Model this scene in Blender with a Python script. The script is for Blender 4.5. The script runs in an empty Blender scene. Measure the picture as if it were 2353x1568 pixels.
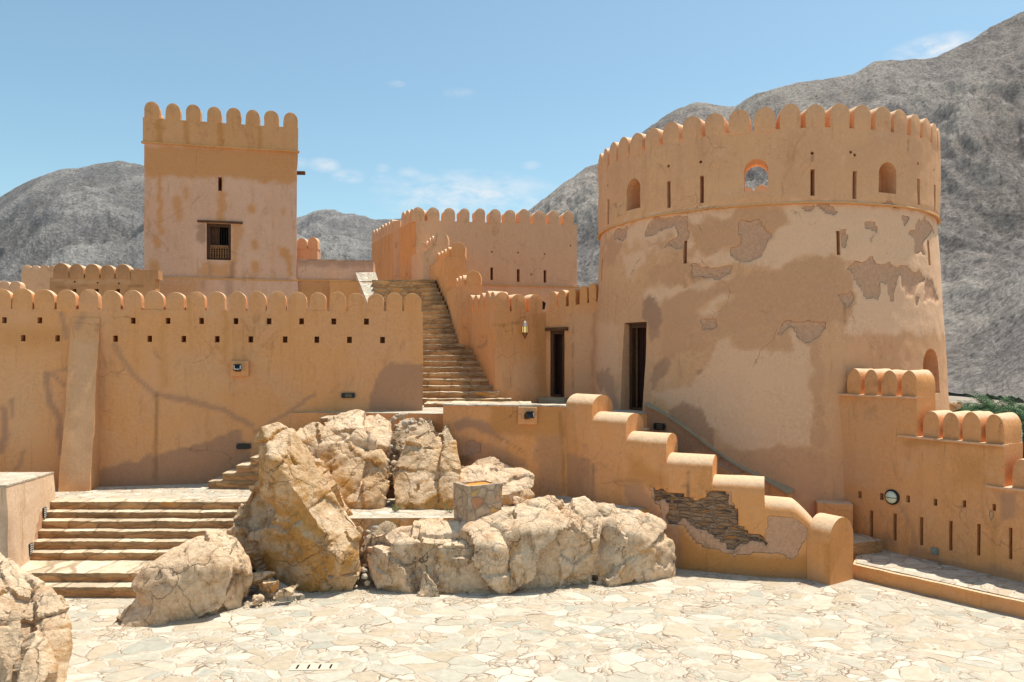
import bpy, bmesh, math, random
import numpy as np
from mathutils import Vector, Matrix, noise
R = math.radians
SC = bpy.context.scene
COL = SC.collection
random.seed(7)

# ------------------------------------------------------------------ camera, sky, sun, exposure
F = 1750.0          # focal length in photo units (photo 2353 units wide)
EYE = 4.5           # camera height above the courtyard
HOR = 820.0
cam = bpy.data.cameras.new("camera")
cam.sensor_width = 36.0
cam.lens = 36.0 * F / 2353.0
cam.shift_y = (HOR - 784.0) / 2353.0
cam.clip_start = 0.1
cam.clip_end = 9000
co = bpy.data.objects.new("camera", cam)
COL.objects.link(co)
co.location = (0, 0, EYE)
co.rotation_euler = (R(90), 0, 0)
SC.camera = co

SUN = Vector((0.265, 0.16, 0.95)).normalized()
w = bpy.data.worlds.new("World"); SC.world = w; w.use_nodes = True
nt = w.node_tree; nt.nodes.clear()
sky = nt.nodes.new('ShaderNodeTexSky'); sky.sky_type = 'NISHITA'; sky.sun_disc = False
sky.sun_elevation = math.asin(SUN.z); sky.sun_rotation = math.atan2(SUN.x, SUN.y)
sky.air_density = 1.0; sky.dust_density = 1.6; sky.ozone_density = 1.2; sky.altitude = 300
bg = nt.nodes.new('ShaderNodeBackground'); bg.inputs[1].default_value = 0.098
wo = nt.nodes.new('ShaderNodeOutputWorld')
tcw = nt.nodes.new('ShaderNodeTexCoord')
def wmath(op, a, b=None, c=None):
    n = nt.nodes.new('ShaderNodeMath'); n.operation = op
    for i, v in enumerate((a, b, c)):
        if v is None: continue
        if isinstance(v, (int, float)): n.inputs[i].default_value = v
        else: nt.links.new(v, n.inputs[i])
    return n.outputs[0]
sep = nt.nodes.new('ShaderNodeSeparateXYZ'); nt.links.new(tcw.outputs['Generated'], sep.inputs[0])
az = wmath('ARCTAN2', sep.outputs[0], sep.outputs[1])       # compass bearing of the view direction
el = wmath('ARCSINE', sep.outputs[2])
# clouds: (bearing deg, elevation deg, half width, half height, strength)
CL = []
for (x, y, wx, wy, s) in ((745, 380, 30, 13, .75), (800, 406, 30, 13, .7), (1075, 452, 165, 44, .9), (940, 400, 24, 12, .4), (880, 388, 14, 9, .4), (885, 412, 26, 12, .35),
                      (1218, 380, 18, 8, .5), (1060, 216, 34, 9, .3), (912, 193, 16, 6, .45), (2150, 112, 90, 24, 1.0), (1745, 217, 16, 8, .8),
                      (1160, 482, 130, 28, .6), (690, 375, 20, 10, .35)):
    b = math.atan2(x - 1176.5, F); e = math.atan2((HOR - y) * math.cos(b), F)
    CL.append((b, e, wx / F * math.cos(b) ** 2, wy / F * math.cos(b), s))
cn = nt.nodes.new('ShaderNodeTexNoise'); cn.inputs['Scale'].default_value = 26; cn.inputs['Detail'].default_value = 7; cn.inputs['Roughness'].default_value = .62
cmap = nt.nodes.new('ShaderNodeMapping'); cmap.inputs['Scale'].default_value = (1, 1, 2.6)
nt.links.new(tcw.outputs['Generated'], cmap.inputs[0]); nt.links.new(cmap.outputs[0], cn.inputs[0])
tot = None
for (b, e, wx, wy, s) in CL:
    dx = wmath('DIVIDE', wmath('SUBTRACT', az, b), wx); dy = wmath('DIVIDE', wmath('SUBTRACT', el, e), wy)
    d2 = wmath('ADD', wmath('MULTIPLY', dx, dx), wmath('MULTIPLY', dy, dy))
    m = wmath('MULTIPLY', wmath('MAXIMUM', wmath('SUBTRACT', 1.0, wmath('MULTIPLY', d2, .5)), 0.0), s)
    tot = m if tot is None else wmath('MAXIMUM', tot, m)
cr = nt.nodes.new('ShaderNodeMapRange'); cr.inputs[1].default_value = .38; cr.inputs[2].default_value = .68
nt.links.new(cn.outputs[0], cr.inputs[0])
cfac = wmath('MINIMUM', wmath('MULTIPLY', tot, cr.outputs[0]), .9)
tint = nt.nodes.new('ShaderNodeMix'); tint.data_type = 'RGBA'; tint.blend_type = 'MULTIPLY'; tint.inputs[0].default_value = 1
tint.inputs[7].default_value = (1.33, 1.52, 1.35, 1)
nt.links.new(sky.outputs[0], tint.inputs[6])
mx = nt.nodes.new('ShaderNodeMix'); mx.data_type = 'RGBA'; mx.inputs[7].default_value = (7.0, 7.3, 7.6, 1)
nt.links.new(cfac, mx.inputs[0]); nt.links.new(tint.outputs[2], mx.inputs[6])
nt.links.new(mx.outputs[2], bg.inputs[0]); nt.links.new(bg.outputs[0], wo.inputs[0])

sl = bpy.data.lights.new("sun", 'SUN'); sl.energy = 4.7; sl.angle = R(.53); sl.color = (1.0, .93, .81)
so = bpy.data.objects.new("sun", sl); COL.objects.link(so)
so.rotation_euler = SUN.to_track_quat('Z', 'Y').to_euler(); so.location = (20, 12, 60)
SC.view_settings.view_transform = 'Standard'; SC.view_settings.look = 'None'
SC.view_settings.exposure = 0.33; SC.view_settings.gamma = 1.0
SC.cycles.max_bounces = 8; SC.cycles.diffuse_bounces = 5

# ------------------------------------------------------------------ small helpers
def at(x, y, Y):                       # a point seen at photo position (x, y), standing at depth Y
    return Vector(((x - 1176.5) / F * Y, Y, EYE + (HOR - y) / F * Y))
def px(V):                             # world (N,3) -> photo position
    return np.stack([1176.5 + V[:, 0] / V[:, 1] * F, HOR - (V[:, 2] - EYE) / V[:, 1] * F], 1)
def fb(p, s, o=3, H=1.0):
    return noise.fractal(Vector(p) * s, H, 2.0, o)
def tag(o, label=None, cat=None, group=None, kind=None):
    if label: o['label'] = label
    if cat: o['category'] = cat
    if group: o['group'] = group
    if kind: o['kind'] = kind
    return o
def root(name, loc, label, cat, group=None):
    o = bpy.data.objects.new(name, None); COL.objects.link(o); o.location = loc
    o.empty_display_size = .2
    return tag(o, label, cat, group)
def inv(parent):                       # world offset of a root (roots carry no rotation) or of a part of it
    v = Vector((0, 0, 0))
    while parent is not None:
        v += Vector(parent.location); parent = parent.parent
    return v
def mesh_obj(name, verts, faces, mat, parent=None, smooth=True, sharp=35, attrs=None):
    me = bpy.data.meshes.new(name)
    V = np.asarray(verts, dtype=float)
    off = inv(parent)
    V = V - np.array(off)[None, :]
    me.from_pydata(V.tolist(), [], faces if isinstance(faces, list) else faces.tolist())
    me.materials.append(mat)
    if attrs:
        for k, a in attrs.items():
            at_ = me.color_attributes.new(k, 'FLOAT_COLOR', 'POINT')
            at_.data.foreach_set('color', np.asarray(a, dtype=np.float32).ravel())
    me.validate(); me.update()
    if smooth:
        me.shade_smooth()
        me.set_sharp_from_angle(angle=R(sharp))
    o = bpy.data.objects.new(name, me); COL.objects.link(o)
    if parent: o.parent = parent
    return o
def bm_obj(name, bm, mat, parent=None, smooth=True, sharp=35):
    bmesh.ops.recalc_face_normals(bm, faces=bm.faces)
    off = inv(parent); bmesh.ops.translate(bm, verts=bm.verts, vec=-off)
    me = bpy.data.meshes.new(name); bm.to_mesh(me); bm.free()
    me.materials.append(mat)
    if smooth: me.shade_smooth(); me.set_sharp_from_angle(angle=R(sharp))
    o = bpy.data.objects.new(name, me); COL.objects.link(o)
    if parent: o.parent = parent
    return o
def box(bm, c, s, rz=0, bev=0, rx=0, ry=0):
    m = Matrix.Translation(c) @ Matrix.Rotation(rz, 4, 'Z') @ Matrix.Rotation(ry, 4, 'Y') @ Matrix.Rotation(rx, 4, 'X') @ Matrix.Diagonal((s[0], s[1], s[2], 1))
    r = bmesh.ops.create_cube(bm, size=1, matrix=m)
    if bev:
        ed = set(e for v in r['verts'] for e in v.link_edges)
        bmesh.ops.bevel(bm, geom=list(ed), offset=bev, segments=2, affect='EDGES', profile=.5)
def cyl(bm, a, b, r1, r2=None, seg=16, caps=True):
    a = Vector(a); b = Vector(b); d = b - a
    m = Matrix.Translation((a + b) / 2) @ d.to_track_quat('Z', 'Y').to_matrix().to_4x4()
    bmesh.ops.create_cone(bm, cap_ends=caps, segments=seg, radius1=r1, radius2=r1 if r2 is None else r2, depth=d.length, matrix=m)
def lathe(bm, c, prof, seg=24, M=Matrix.Identity(4)):   # prof: (r, z)
    rings = []
    for (r, z) in prof:
        rings.append([bm.verts.new(M @ (Vector(c) + Vector((r * math.cos(2 * math.pi * k / seg), r * math.sin(2 * math.pi * k / seg), z)))) for k in range(seg)])
    for a, b in zip(rings, rings[1:]):
        for k in range(seg):
            bm.faces.new((a[k], a[(k + 1) % seg], b[(k + 1) % seg], b[k]))
    bm.faces.new(rings[0][::-1]); bm.faces.new(rings[-1])

# ------------------------------------------------------------------ material helpers
class NT:
    def __init__(s, name, rough=.9, spec=.2):
        s.m = bpy.data.materials.new(name); s.m.use_nodes = True; s.t = s.m.node_tree
        s.b = s.t.nodes['Principled BSDF']; s.b.inputs['Roughness'].default_value = rough
        s.b.inputs['Specular IOR Level'].default_value = spec
        s.geo = s.t.nodes.new('ShaderNodeNewGeometry'); s.pos = s.geo.outputs['Position']
        s.bump = None
    def lk(s, a, b): s.t.links.new(a, b)
    def setin(s, sock, v):
        if isinstance(v, (int, float)): sock.default_value = v
        elif isinstance(v, tuple): sock.default_value = v if len(v) == 4 or sock.type == 'VECTOR' else (*v, 1)
        else: s.lk(v, sock)
    def map(s, scale=(1, 1, 1), rot=(0, 0, 0), src=None, loc=(0, 0, 0)):
        n = s.t.nodes.new('ShaderNodeMapping'); n.inputs['Scale'].default_value = scale; n.inputs['Rotation'].default_value = rot
        n.inputs['Location'].default_value = loc
        s.lk(src or s.pos, n.inputs[0]); return n.outputs[0]
    def noise(s, scale, detail=4, rough=.55, vec=None, dist=0, kind='FBM'):
        n = s.t.nodes.new('ShaderNodeTexNoise'); n.inputs['Scale'].default_value = scale; n.inputs['Detail'].default_value = detail
        n.noise_type = kind
        n.inputs['Roughness'].default_value = rough; n.inputs['Distortion'].default_value = dist
        s.lk(vec or s.pos, n.inputs[0]); return n.outputs[0]
    def noisec(s, scale, detail=2, vec=None):
        n = s.t.nodes.new('ShaderNodeTexNoise'); n.inputs['Scale'].default_value = scale; n.inputs['Detail'].default_value = detail
        s.lk(vec or s.pos, n.inputs[0]); return n.outputs[1]
    def voro(s, scale, feature='F1', vec=None, out='Distance', rnd=1):
        n = s.t.nodes.new('ShaderNodeTexVoronoi'); n.feature = feature; n.inputs['Scale'].default_value = scale
        n.inputs['Randomness'].default_value = rnd
        s.lk(vec or s.pos, n.inputs[0]); return n.outputs[out]
    def ramp(s, v, lo, hi, a=0.0, b=1.0, smooth=True):
        n = s.t.nodes.new('ShaderNodeMapRange'); n.interpolation_type = 'SMOOTHSTEP' if smooth else 'LINEAR'
        for i, x in enumerate((v, lo, hi, a, b)): s.setin(n.inputs[i], x)
        return n.outputs[0]
    def math(s, op, a, b=0.0, c=0.0, clamp=False):
        n = s.t.nodes.new('ShaderNodeMath'); n.operation = op; n.use_clamp = clamp
        s.setin(n.inputs[0], a); s.setin(n.inputs[1], b); s.setin(n.inputs[2], c); return n.outputs[0]
    def vmath(s, op, a, b):
        n = s.t.nodes.new('ShaderNodeVectorMath'); n.operation = op
        s.setin(n.inputs[0], a); s.setin(n.inputs[1], b); return n.outputs[0]
    def mix(s, f, a, b, mode='MIX'):
        n = s.t.nodes.new('ShaderNodeMix'); n.data_type = 'RGBA'; n.blend_type = mode
        s.setin(n.inputs[0], f); s.setin(n.inputs[6], a); s.setin(n.inputs[7], b); return n.outputs[2]
    def attr(s, name):
        n = s.t.nodes.new('ShaderNodeAttribute'); n.attribute_name = name
        q = s.t.nodes.new('ShaderNodeSeparateColor'); s.lk(n.outputs['Color'], q.inputs[0]); return q.outputs
    def addbump(s, h, dist, strength=1.0):
        n = s.t.nodes.new('ShaderNodeBump'); n.inputs['Distance'].default_value = dist; n.inputs['Strength'].default_value = strength
        s.lk(h, n.inputs['Height'])
        if s.bump: s.lk(s.bump, n.inputs['Normal'])
        s.bump = n.outputs[0]
    def done(s, col):
        s.setin(s.b.inputs['Base Color'], col)
        if s.bump: s.lk(s.bump, s.b.inputs['Normal'])
        return s.m

def plaster(name, base, alt, pale, ochre, stain_amt=.5, zband=None):
    s = NT(name, .93, .12)
    big = s.ramp(s.noise(.55, 5, .6, dist=.6), .35, .68)
    c = s.mix(big, base, alt)
    st = s.ramp(s.noise(1.0, 5, .65, vec=s.map((2.1, 2.1, .22))), .5, .74)         # rain streaks running down
    c = s.mix(s.math('MULTIPLY', st, stain_amt), c, ochre)
    sm_ = s.ramp(s.noise(1.15, 8, .74, dist=1.0, vec=s.map((1, 1, .6), loc=(7, 3, 1))), .54, .72)
    c = s.mix(s.math('MULTIPLY', sm_, .6), c, (.38, .18, .085))
    tr = s.ramp(s.noise(2.6, 7, .72, vec=s.map((3.2, 3.2, .3), loc=(2, 9, 4))), .56, .7)
    c = s.mix(s.math('MULTIPLY', tr, .5 * stain_amt + .12), c, (.35, .175, .08))
    bl = s.ramp(s.noise(1.7, 6, .7, dist=.8), .54, .68)
    c = s.mix(s.math('MULTIPLY', bl, .34), c, pale)
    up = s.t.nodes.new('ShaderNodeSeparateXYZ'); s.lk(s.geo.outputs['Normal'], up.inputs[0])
    c = s.mix(s.ramp(up.outputs[2], .3, .62, 0, .75), c, (.74, .56, .385))       # upward faces painted paler, the sunlit look of tops put into colour
    w1 = s.attr('wear_and_shade'); w2 = s.attr('stain')
    c = s.mix(w1[0], c, pale)
    c = s.mix(w1[1], c, ochre)
    agg = s.mix(s.ramp(s.noise(14, 7, .78), .34, .62), (.57, .30, .175), (.75, .44, .28))
    sp = s.ramp(s.voro(34, vec=s.vmath('ADD', s.pos, s.noisec(9))), .08, .3)
    agg = s.mix(s.math('MULTIPLY', sp, .4), agg, (.54, .32, .2))
    c = s.mix(s.ramp(w1[2], .4, .6), c, agg)
    edge = s.math('MULTIPLY', s.ramp(w1[2], .38, .5), s.ramp(w1[2], .64, .52))
    c = s.mix(s.math('MULTIPLY', s.math('MULTIPLY', edge, s.ramp(s.noise(2.4, 4), .42, .6, .15, 1.0)), .75), c, (.16, .085, .05))
    c = s.mix(s.math('MULTIPLY', w2[0], .72), c, (.36, .205, .135))                   # purple-brown damp patches and other darker streaks
    c = s.mix(s.math('MULTIPLY', w2[2], .75), c, (.16, .085, .04))
    fine = s.noise(13, 9, .78)
    c = s.mix(s.ramp(s.noise(.8, 4, vec=s.map((1, 1, 1), loc=(1, 8, 2))), .35, .65, .35, 1.0), c, s.mix(1.0, c, s.mix(s.ramp(fine, .3, .7), (.88, .87, .85), (1.05, 1.05, 1.06)), 'MULTIPLY'))
    sp2 = s.math('MULTIPLY', s.ramp(s.noise(24, 4, .65), .6, .68), s.ramp(s.noise(1.6, 3), .45, .62))
    c = s.mix(s.math('MULTIPLY', sp2, .42), c, (.14, .075, .04))
    hv = s.vmath('ADD', s.pos, s.vmath('MULTIPLY', s.noisec(1.3, 6), (.9, .9, .9)))
    hc = s.voro(.62, 'DISTANCE_TO_EDGE', vec=hv)
    hair = s.math('MULTIPLY', s.ramp(hc, .0075, .002), s.ramp(s.noise(.7, 3, vec=s.map((1, 1, 1), loc=(4, 4, 4))), .54, .64))
    c = s.mix(s.math('MULTIPLY', hair, .45), c, (.2, .1, .05))
    # slate and rubble masonry where the render has fallen off
    wv = s.vmath('ADD', s.map((1, 1, 1)), s.vmath('MULTIPLY', s.noisec(2.6, 4), (.2, .2, .055)))
    vm = s.map((4.4, 4.4, 15), src=wv)
    vc = s.voro(1.0, 'F1', vec=vm, out='Color'); ve = s.voro(1.0, 'DISTANCE_TO_EDGE', vec=vm)
    q = s.t.nodes.new('ShaderNodeSeparateColor'); s.lk(vc, q.inputs[0])
    br = s.mix(s.ramp(q.outputs[0], .3, .45), (.11, .08, .065), (.36, .215, .125))
    br = s.mix(s.ramp(q.outputs[1], .86, .9), br, (.46, .2, .06))
    br = s.mix(s.ramp(q.outputs[2], .7, .75), br, (.36, .27, .2))
    br = s.mix(s.ramp(ve, .16, .05), br, (.36, .225, .14))
    br = s.mix(s.math('MULTIPLY', s.ramp(s.noise(5, 5, .7), .45, .62), .7), br, (.32, .2, .125))
    br = s.mix(.6, br, s.mix(s.noise(14, 6, .7), (.5, .5, .5), (1.5, 1.5, 1.5)), 'MULTIPLY')
    c = s.mix(s.ramp(w2[1], .42, .58), c, br)
    s.addbump(s.noise(4, 7, .66, vec=s.map((1, 1, .55))), .05, .7)
    s.addbump(fine, .014, .8)
    s.addbump(s.math('MULTIPLY', s.ramp(w1[2], .4, .6), s.math('SUBTRACT', s.noise(22, 5, .8), 1.6)), .03, .8)
    s.addbump(s.math('MULTIPLY', s.ramp(w2[1], .42, .58), s.math('SUBTRACT', s.ramp(ve, 0, .2), 1.6)), .05, .9)
    return s.done(c)

OCH = (.47, .235, .085)
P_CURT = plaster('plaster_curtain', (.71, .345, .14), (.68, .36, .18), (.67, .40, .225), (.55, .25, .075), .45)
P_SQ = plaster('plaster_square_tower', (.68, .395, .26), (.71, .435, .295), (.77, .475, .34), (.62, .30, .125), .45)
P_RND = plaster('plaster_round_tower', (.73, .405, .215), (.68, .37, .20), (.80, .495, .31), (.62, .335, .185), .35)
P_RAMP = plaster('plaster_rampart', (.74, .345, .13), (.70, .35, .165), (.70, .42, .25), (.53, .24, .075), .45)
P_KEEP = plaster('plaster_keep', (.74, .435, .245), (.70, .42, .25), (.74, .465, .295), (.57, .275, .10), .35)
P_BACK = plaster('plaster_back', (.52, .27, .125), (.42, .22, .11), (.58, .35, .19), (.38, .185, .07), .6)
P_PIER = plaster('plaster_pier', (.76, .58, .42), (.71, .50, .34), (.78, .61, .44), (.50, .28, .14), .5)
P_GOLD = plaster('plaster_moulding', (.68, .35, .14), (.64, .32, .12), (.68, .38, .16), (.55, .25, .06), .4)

def paving(name, scale=2.9, light=.72):
    s = NT(name, .8, .2)
    wv = s.vmath('ADD', s.pos, s.vmath('ADD', s.vmath('MULTIPLY', s.noisec(.9, 2), (.75, .75, 0)), s.vmath('MULTIPLY', s.noisec(4.5, 3), (.16, .16, 0))))
    m = s.map((scale * .82, scale * 1.1, .001), src=wv, rot=(0, 0, .3))
    col = s.voro(1, 'F1', vec=m, out='Color', rnd=.95); e = s.voro(1, 'DISTANCE_TO_EDGE', vec=m, rnd=.95)
    q = s.t.nodes.new('ShaderNodeSeparateColor'); s.lk(col, q.inputs[0])
    L = light
    m2 = s.map((scale * 1.9, scale * 2.2, .001), src=wv, rot=(0, 0, .9))       # some big slabs are broken into small ones
    e2 = s.voro(1, 'DISTANCE_TO_EDGE', vec=m2); col2 = s.voro(1, 'F1', vec=m2, out='Color')
    pick = s.ramp(q.outputs[2], .62, .63)
    e = s.math('MINIMUM', e, s.math('ADD', s.math('MULTIPLY', e2, .5), s.math('MULTIPLY', s.math('SUBTRACT', 1.0, pick), 5.0)))
    colm = s.mix(pick, col, col2); q = s.t.nodes.new('ShaderNodeSeparateColor'); s.lk(colm, q.inputs[0])
    c = s.mix(s.ramp(q.outputs[0], .2, .8), (.62 * L, .52 * L, .39 * L), (.84 * L, .75 * L, .62 * L))
    c = s.mix(s.math('MULTIPLY', s.ramp(q.outputs[1], .55, .7), .85), c, (.60 * L, .565 * L, .475 * L))
    c = s.mix(s.ramp(q.outputs[2], .76, .84), c, (.72 * L, .56 * L, .43 * L))
    c = s.mix(s.ramp(q.outputs[1], .93, .95), c, (.54 * L, .52 * L, .44 * L))
    var = s.noise(7, 7, .7)
    c = s.mix(1.0, c, s.mix(s.ramp(var, .3, .72), (.86, .84, .8), (1.06, 1.06, 1.06)), 'MULTIPLY')
    mort = s.mix(s.noise(3, 3), (.69 * L, .58 * L, .45 * L), (.78 * L, .68 * L, .56 * L))
    c = s.mix(s.ramp(e, .055, .03), c, mort)
    gap = s.math('MULTIPLY', s.ramp(e, .028, .008), s.ramp(s.noise(1.9, 4, .7), .44, .58))
    c = s.mix(s.math('MULTIPLY', gap, .9), c, (.17, .115, .07))
    dirt = s.ramp(s.noise(.8, 5, .65), .52, .72)
    c = s.mix(s.math('MULTIPLY', dirt, .22), c, (.58, .42, .26))
    s.addbump(s.ramp(e, 0, .08), .018, .8)
    s.addbump(q.outputs[0], .012, .5)
    s.addbump(var, .012, .6)
    return s.done(c)
M_PAVE = paving('flagstone')
M_PAVE2 = paving('flagstone_small', 3.6, .77)

def stepmat():
    s = NT('step_stone', .9, .15)
    w1 = s.attr('wear_and_shade')
    c = s.mix(s.ramp(s.noise(1.4, 6, .7, vec=s.map((1, 1, 3))), .38, .62), (.62, .33, .15), (.46, .24, .11))
    lip = s.mix(s.ramp(s.noise(2.4, 5, .7), .4, .62), (.52, .33, .17), (.33, .22, .125))
    lip = s.mix(s.ramp(s.noise(1.1, 4, .6), .62, .68), lip, (.55, .25, .06))
    c = s.mix(w1[0], c, lip)
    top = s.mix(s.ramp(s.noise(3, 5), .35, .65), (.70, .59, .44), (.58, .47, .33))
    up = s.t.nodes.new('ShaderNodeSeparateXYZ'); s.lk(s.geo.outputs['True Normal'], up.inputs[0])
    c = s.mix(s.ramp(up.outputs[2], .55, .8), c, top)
    bv = s.vmath('ADD', s.map((1.5, .4, 6.2)), s.vmath('MULTIPLY', s.noisec(3, 3), (.25, .1, .25)))
    be = s.voro(1.0, 'DISTANCE_TO_EDGE', vec=bv); bc = s.voro(1.0, 'F1', vec=bv, out='Color')
    bq = s.t.nodes.new('ShaderNodeSeparateColor'); s.lk(bc, bq.inputs[0])
    c = s.mix(1, c, s.mix(bq.outputs[0], (.78, .76, .74), (1.14, 1.14, 1.14)), 'MULTIPLY')
    c = s.mix(s.math('MULTIPLY', s.ramp(be, .05, .015), .55), c, (.2, .12, .06))
    fine = s.noise(14, 7, .75)
    c = s.mix(1, c, s.mix(fine, (.65, .65, .65), (1.25, 1.25, 1.25)), 'MULTIPLY')
    s.addbump(fine, .03, .9)
    return s.done(c)
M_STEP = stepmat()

def rockmat(name, c1, c2, c3, warm, sc=1.0, warmlo=.5):
    s = NT(name, .92, .15)
    n1 = s.noise(.9 * sc, 7, .68, dist=.7); n2 = s.noise(2.6 * sc, 8, .72, dist=.4); n3 = s.noise(11 * sc, 8, .75)
    c = s.mix(s.ramp(n1, .36, .62), c1, c2)
    c = s.mix(s.ramp(n2, .5, .66), c, c3)
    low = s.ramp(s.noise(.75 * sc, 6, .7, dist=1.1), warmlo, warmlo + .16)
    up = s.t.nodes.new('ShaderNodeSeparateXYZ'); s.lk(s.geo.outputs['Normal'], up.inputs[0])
    # upward faces keep the plain tone, steep faces and undersides get warm and dark blotches
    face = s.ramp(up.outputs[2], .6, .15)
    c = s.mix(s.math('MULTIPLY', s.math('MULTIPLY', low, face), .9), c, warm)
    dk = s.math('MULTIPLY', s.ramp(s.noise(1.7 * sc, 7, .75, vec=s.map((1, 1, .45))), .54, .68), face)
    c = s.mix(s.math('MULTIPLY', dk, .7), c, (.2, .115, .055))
    vv = s.vmath('ADD', s.pos, s.vmath('MULTIPLY', s.noisec(1.6 * sc, 5), (.75, .75, .75)))
    crk = s.voro(.8 * sc, 'DISTANCE_TO_EDGE', vec=vv)
    crk2 = s.voro(2.9 * sc, 'DISTANCE_TO_EDGE', vec=vv)
    lines = s.math('MAXIMUM', s.math('MULTIPLY', s.ramp(crk, .007, .002), s.ramp(s.noise(.9, 3), .42, .55)), s.math('MULTIPLY', s.ramp(crk2, .014, .003), s.ramp(s.noise(1.2, 3), .5, .62)))
    c = s.mix(s.math('MULTIPLY', lines, .8), c, (.09, .05, .028))
    c = s.mix(1, c, s.mix(s.ramp(n3, .28, .72), (.8, .78, .74), (1.12, 1.12, 1.12)), 'MULTIPLY')
    s.addbump(s.ramp(crk, 0, .03), .03, .6)
    s.addbump(s.ramp(crk2, 0, .06), .02, .5)
    s.addbump(s.noise(3.4 * sc, 9, .8, kind='RIDGED_MULTIFRACTAL') if False else n2, .10, .85)
    s.addbump(n3, .035, 1.0)
    return s.done(c)
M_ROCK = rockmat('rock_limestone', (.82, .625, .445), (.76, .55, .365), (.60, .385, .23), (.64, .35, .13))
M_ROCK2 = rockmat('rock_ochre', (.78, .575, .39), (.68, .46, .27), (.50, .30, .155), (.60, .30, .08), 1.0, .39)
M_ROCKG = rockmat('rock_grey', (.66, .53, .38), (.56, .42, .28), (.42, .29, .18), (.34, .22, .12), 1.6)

def simple(name, col, rough=.6, metal=0, nscale=None, var=.25, bump=0, spec=.4):
    s = NT(name, rough, spec); s.b.inputs['Metallic'].default_value = metal
    c = col
    if nscale:
        n = s.noise(nscale, 6, .65)
        c = s.mix(1, col, s.mix(n, (1 - var,) * 3, (1 + var,) * 3), 'MULTIPLY')
        if bump: s.addbump(n, bump, .8)
    return s.done(c)
def woodmat(name, a, b, ax=(14, 14, 1.2)):
    s = NT(name, .75, .25)
    n = s.noise(3, 7, .7, vec=s.map(ax))
    s.addbump(n, .01, .8)
    return s.done(s.mix(s.ramp(n, .35, .65), a, b))
M_WOOD = woodmat('wood_dark', (.05, .022, .012), (.12, .055, .028))
M_WOODH = woodmat('wood_beam', (.07, .03, .014), (.17, .08, .036), (1.2, 1.2, 16))
M_WOODL = woodmat('wood_rail', (.15, .07, .03), (.26, .125, .05), (3, 3, 9))
M_DOOR = woodmat('wood_door', (.03, .011, .006), (.055, .02, .011))
M_BLACK = simple('black_metal', (.012, .012, .013), .38, .1, 30, .3)
M_STEEL = simple('pale_metal', (.55, .56, .56), .35, .6, 20, .1)
M_GREY = simple('grey_plastic', (.42, .45, .43), .55, 0, 12, .15)
M_COPPER = simple('lantern_copper', (.22, .10, .045), .42, .75, 40, .4, .004)
M_SILVER = simple('lantern_cap', (.62, .50, .42), .4, .8, 60, .5, .006)
M_SLATE = simple('slate_coping', (.36, .29, .185), .85, 0, 3.5, .4, .02)
M_BARK = simple('palm_trunk', (.16, .11, .07), .95, 0, 8, .4, .03)
M_DARK = simple('shade_black', (.006, .005, .004), 1)  # near-black paint that stands in for unlit depth
def glassmat(name, col, em=None, e=0):
    s = NT(name, .15, .5)
    if em: s.b.inputs['Emission Color'].default_value = (*em, 1); s.b.inputs['Emission Strength'].default_value = e
    return s.done(col)
M_AMBER = glassmat('amber_glass', (.75, .55, .2), (1, .72, .25), .35)
M_OPAL = glassmat('opal_glass', (.62, .66, .50))
M_GOLDT = simple('gold_lettering', (.32, .27, .14), .5, .3)
def foliage(name, a, b):
    s = NT(name, .7, .3); n = s.noise(1.3, 4); s.b.inputs['Subsurface Weight'].default_value = 0
    return s.done(s.mix(s.ramp(n, .35, .65), a, b))
M_PALM = foliage('palm_leaf', (.028, .075, .022), (.075, .14, .045))
M_SHRUB = foliage('shrub_leaf', (.10, .12, .04), (.2, .2, .08))

# ------------------------------------------------------------------ wear painted on as vertex masks (polygons traced once on each real wall)
def dist_poly(P, poly):
    poly = np.asarray(poly, float); n = len(poly)
    d = np.full(len(P), 1e9); ins = np.zeros(len(P), bool)
    for i in range(n):
        a = poly[i]; b = poly[(i + 1) % n]; ab = b - a
        t = np.clip(((P - a) @ ab) / (ab @ ab + 1e-9), 0, 1)
        d = np.minimum(d, np.linalg.norm(P - (a + t[:, None] * ab), axis=1))
        c = (a[1] > P[:, 1]) != (b[1] > P[:, 1])
        xx = (b[0] - a[0]) * (P[:, 1] - a[1]) / ((b[1] - a[1]) if b[1] != a[1] else 1e-9) + a[0]
        ins ^= c & (P[:, 0] < xx)
    return np.where(ins, d, -d)
def dist_line(P, line):
    line = np.asarray(line, float); d = np.full(len(P), 1e9)
    for a, b in zip(line, line[1:]):
        ab = b - a; t = np.clip(((P - a) @ ab) / (ab @ ab + 1e-9), 0, 1)
        d = np.minimum(d, np.linalg.norm(P - (a + t[:, None] * ab), axis=1))
    return d
def sm(x): x = np.clip(x, 0, 1); return x * x * (3 - 2 * x)
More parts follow.
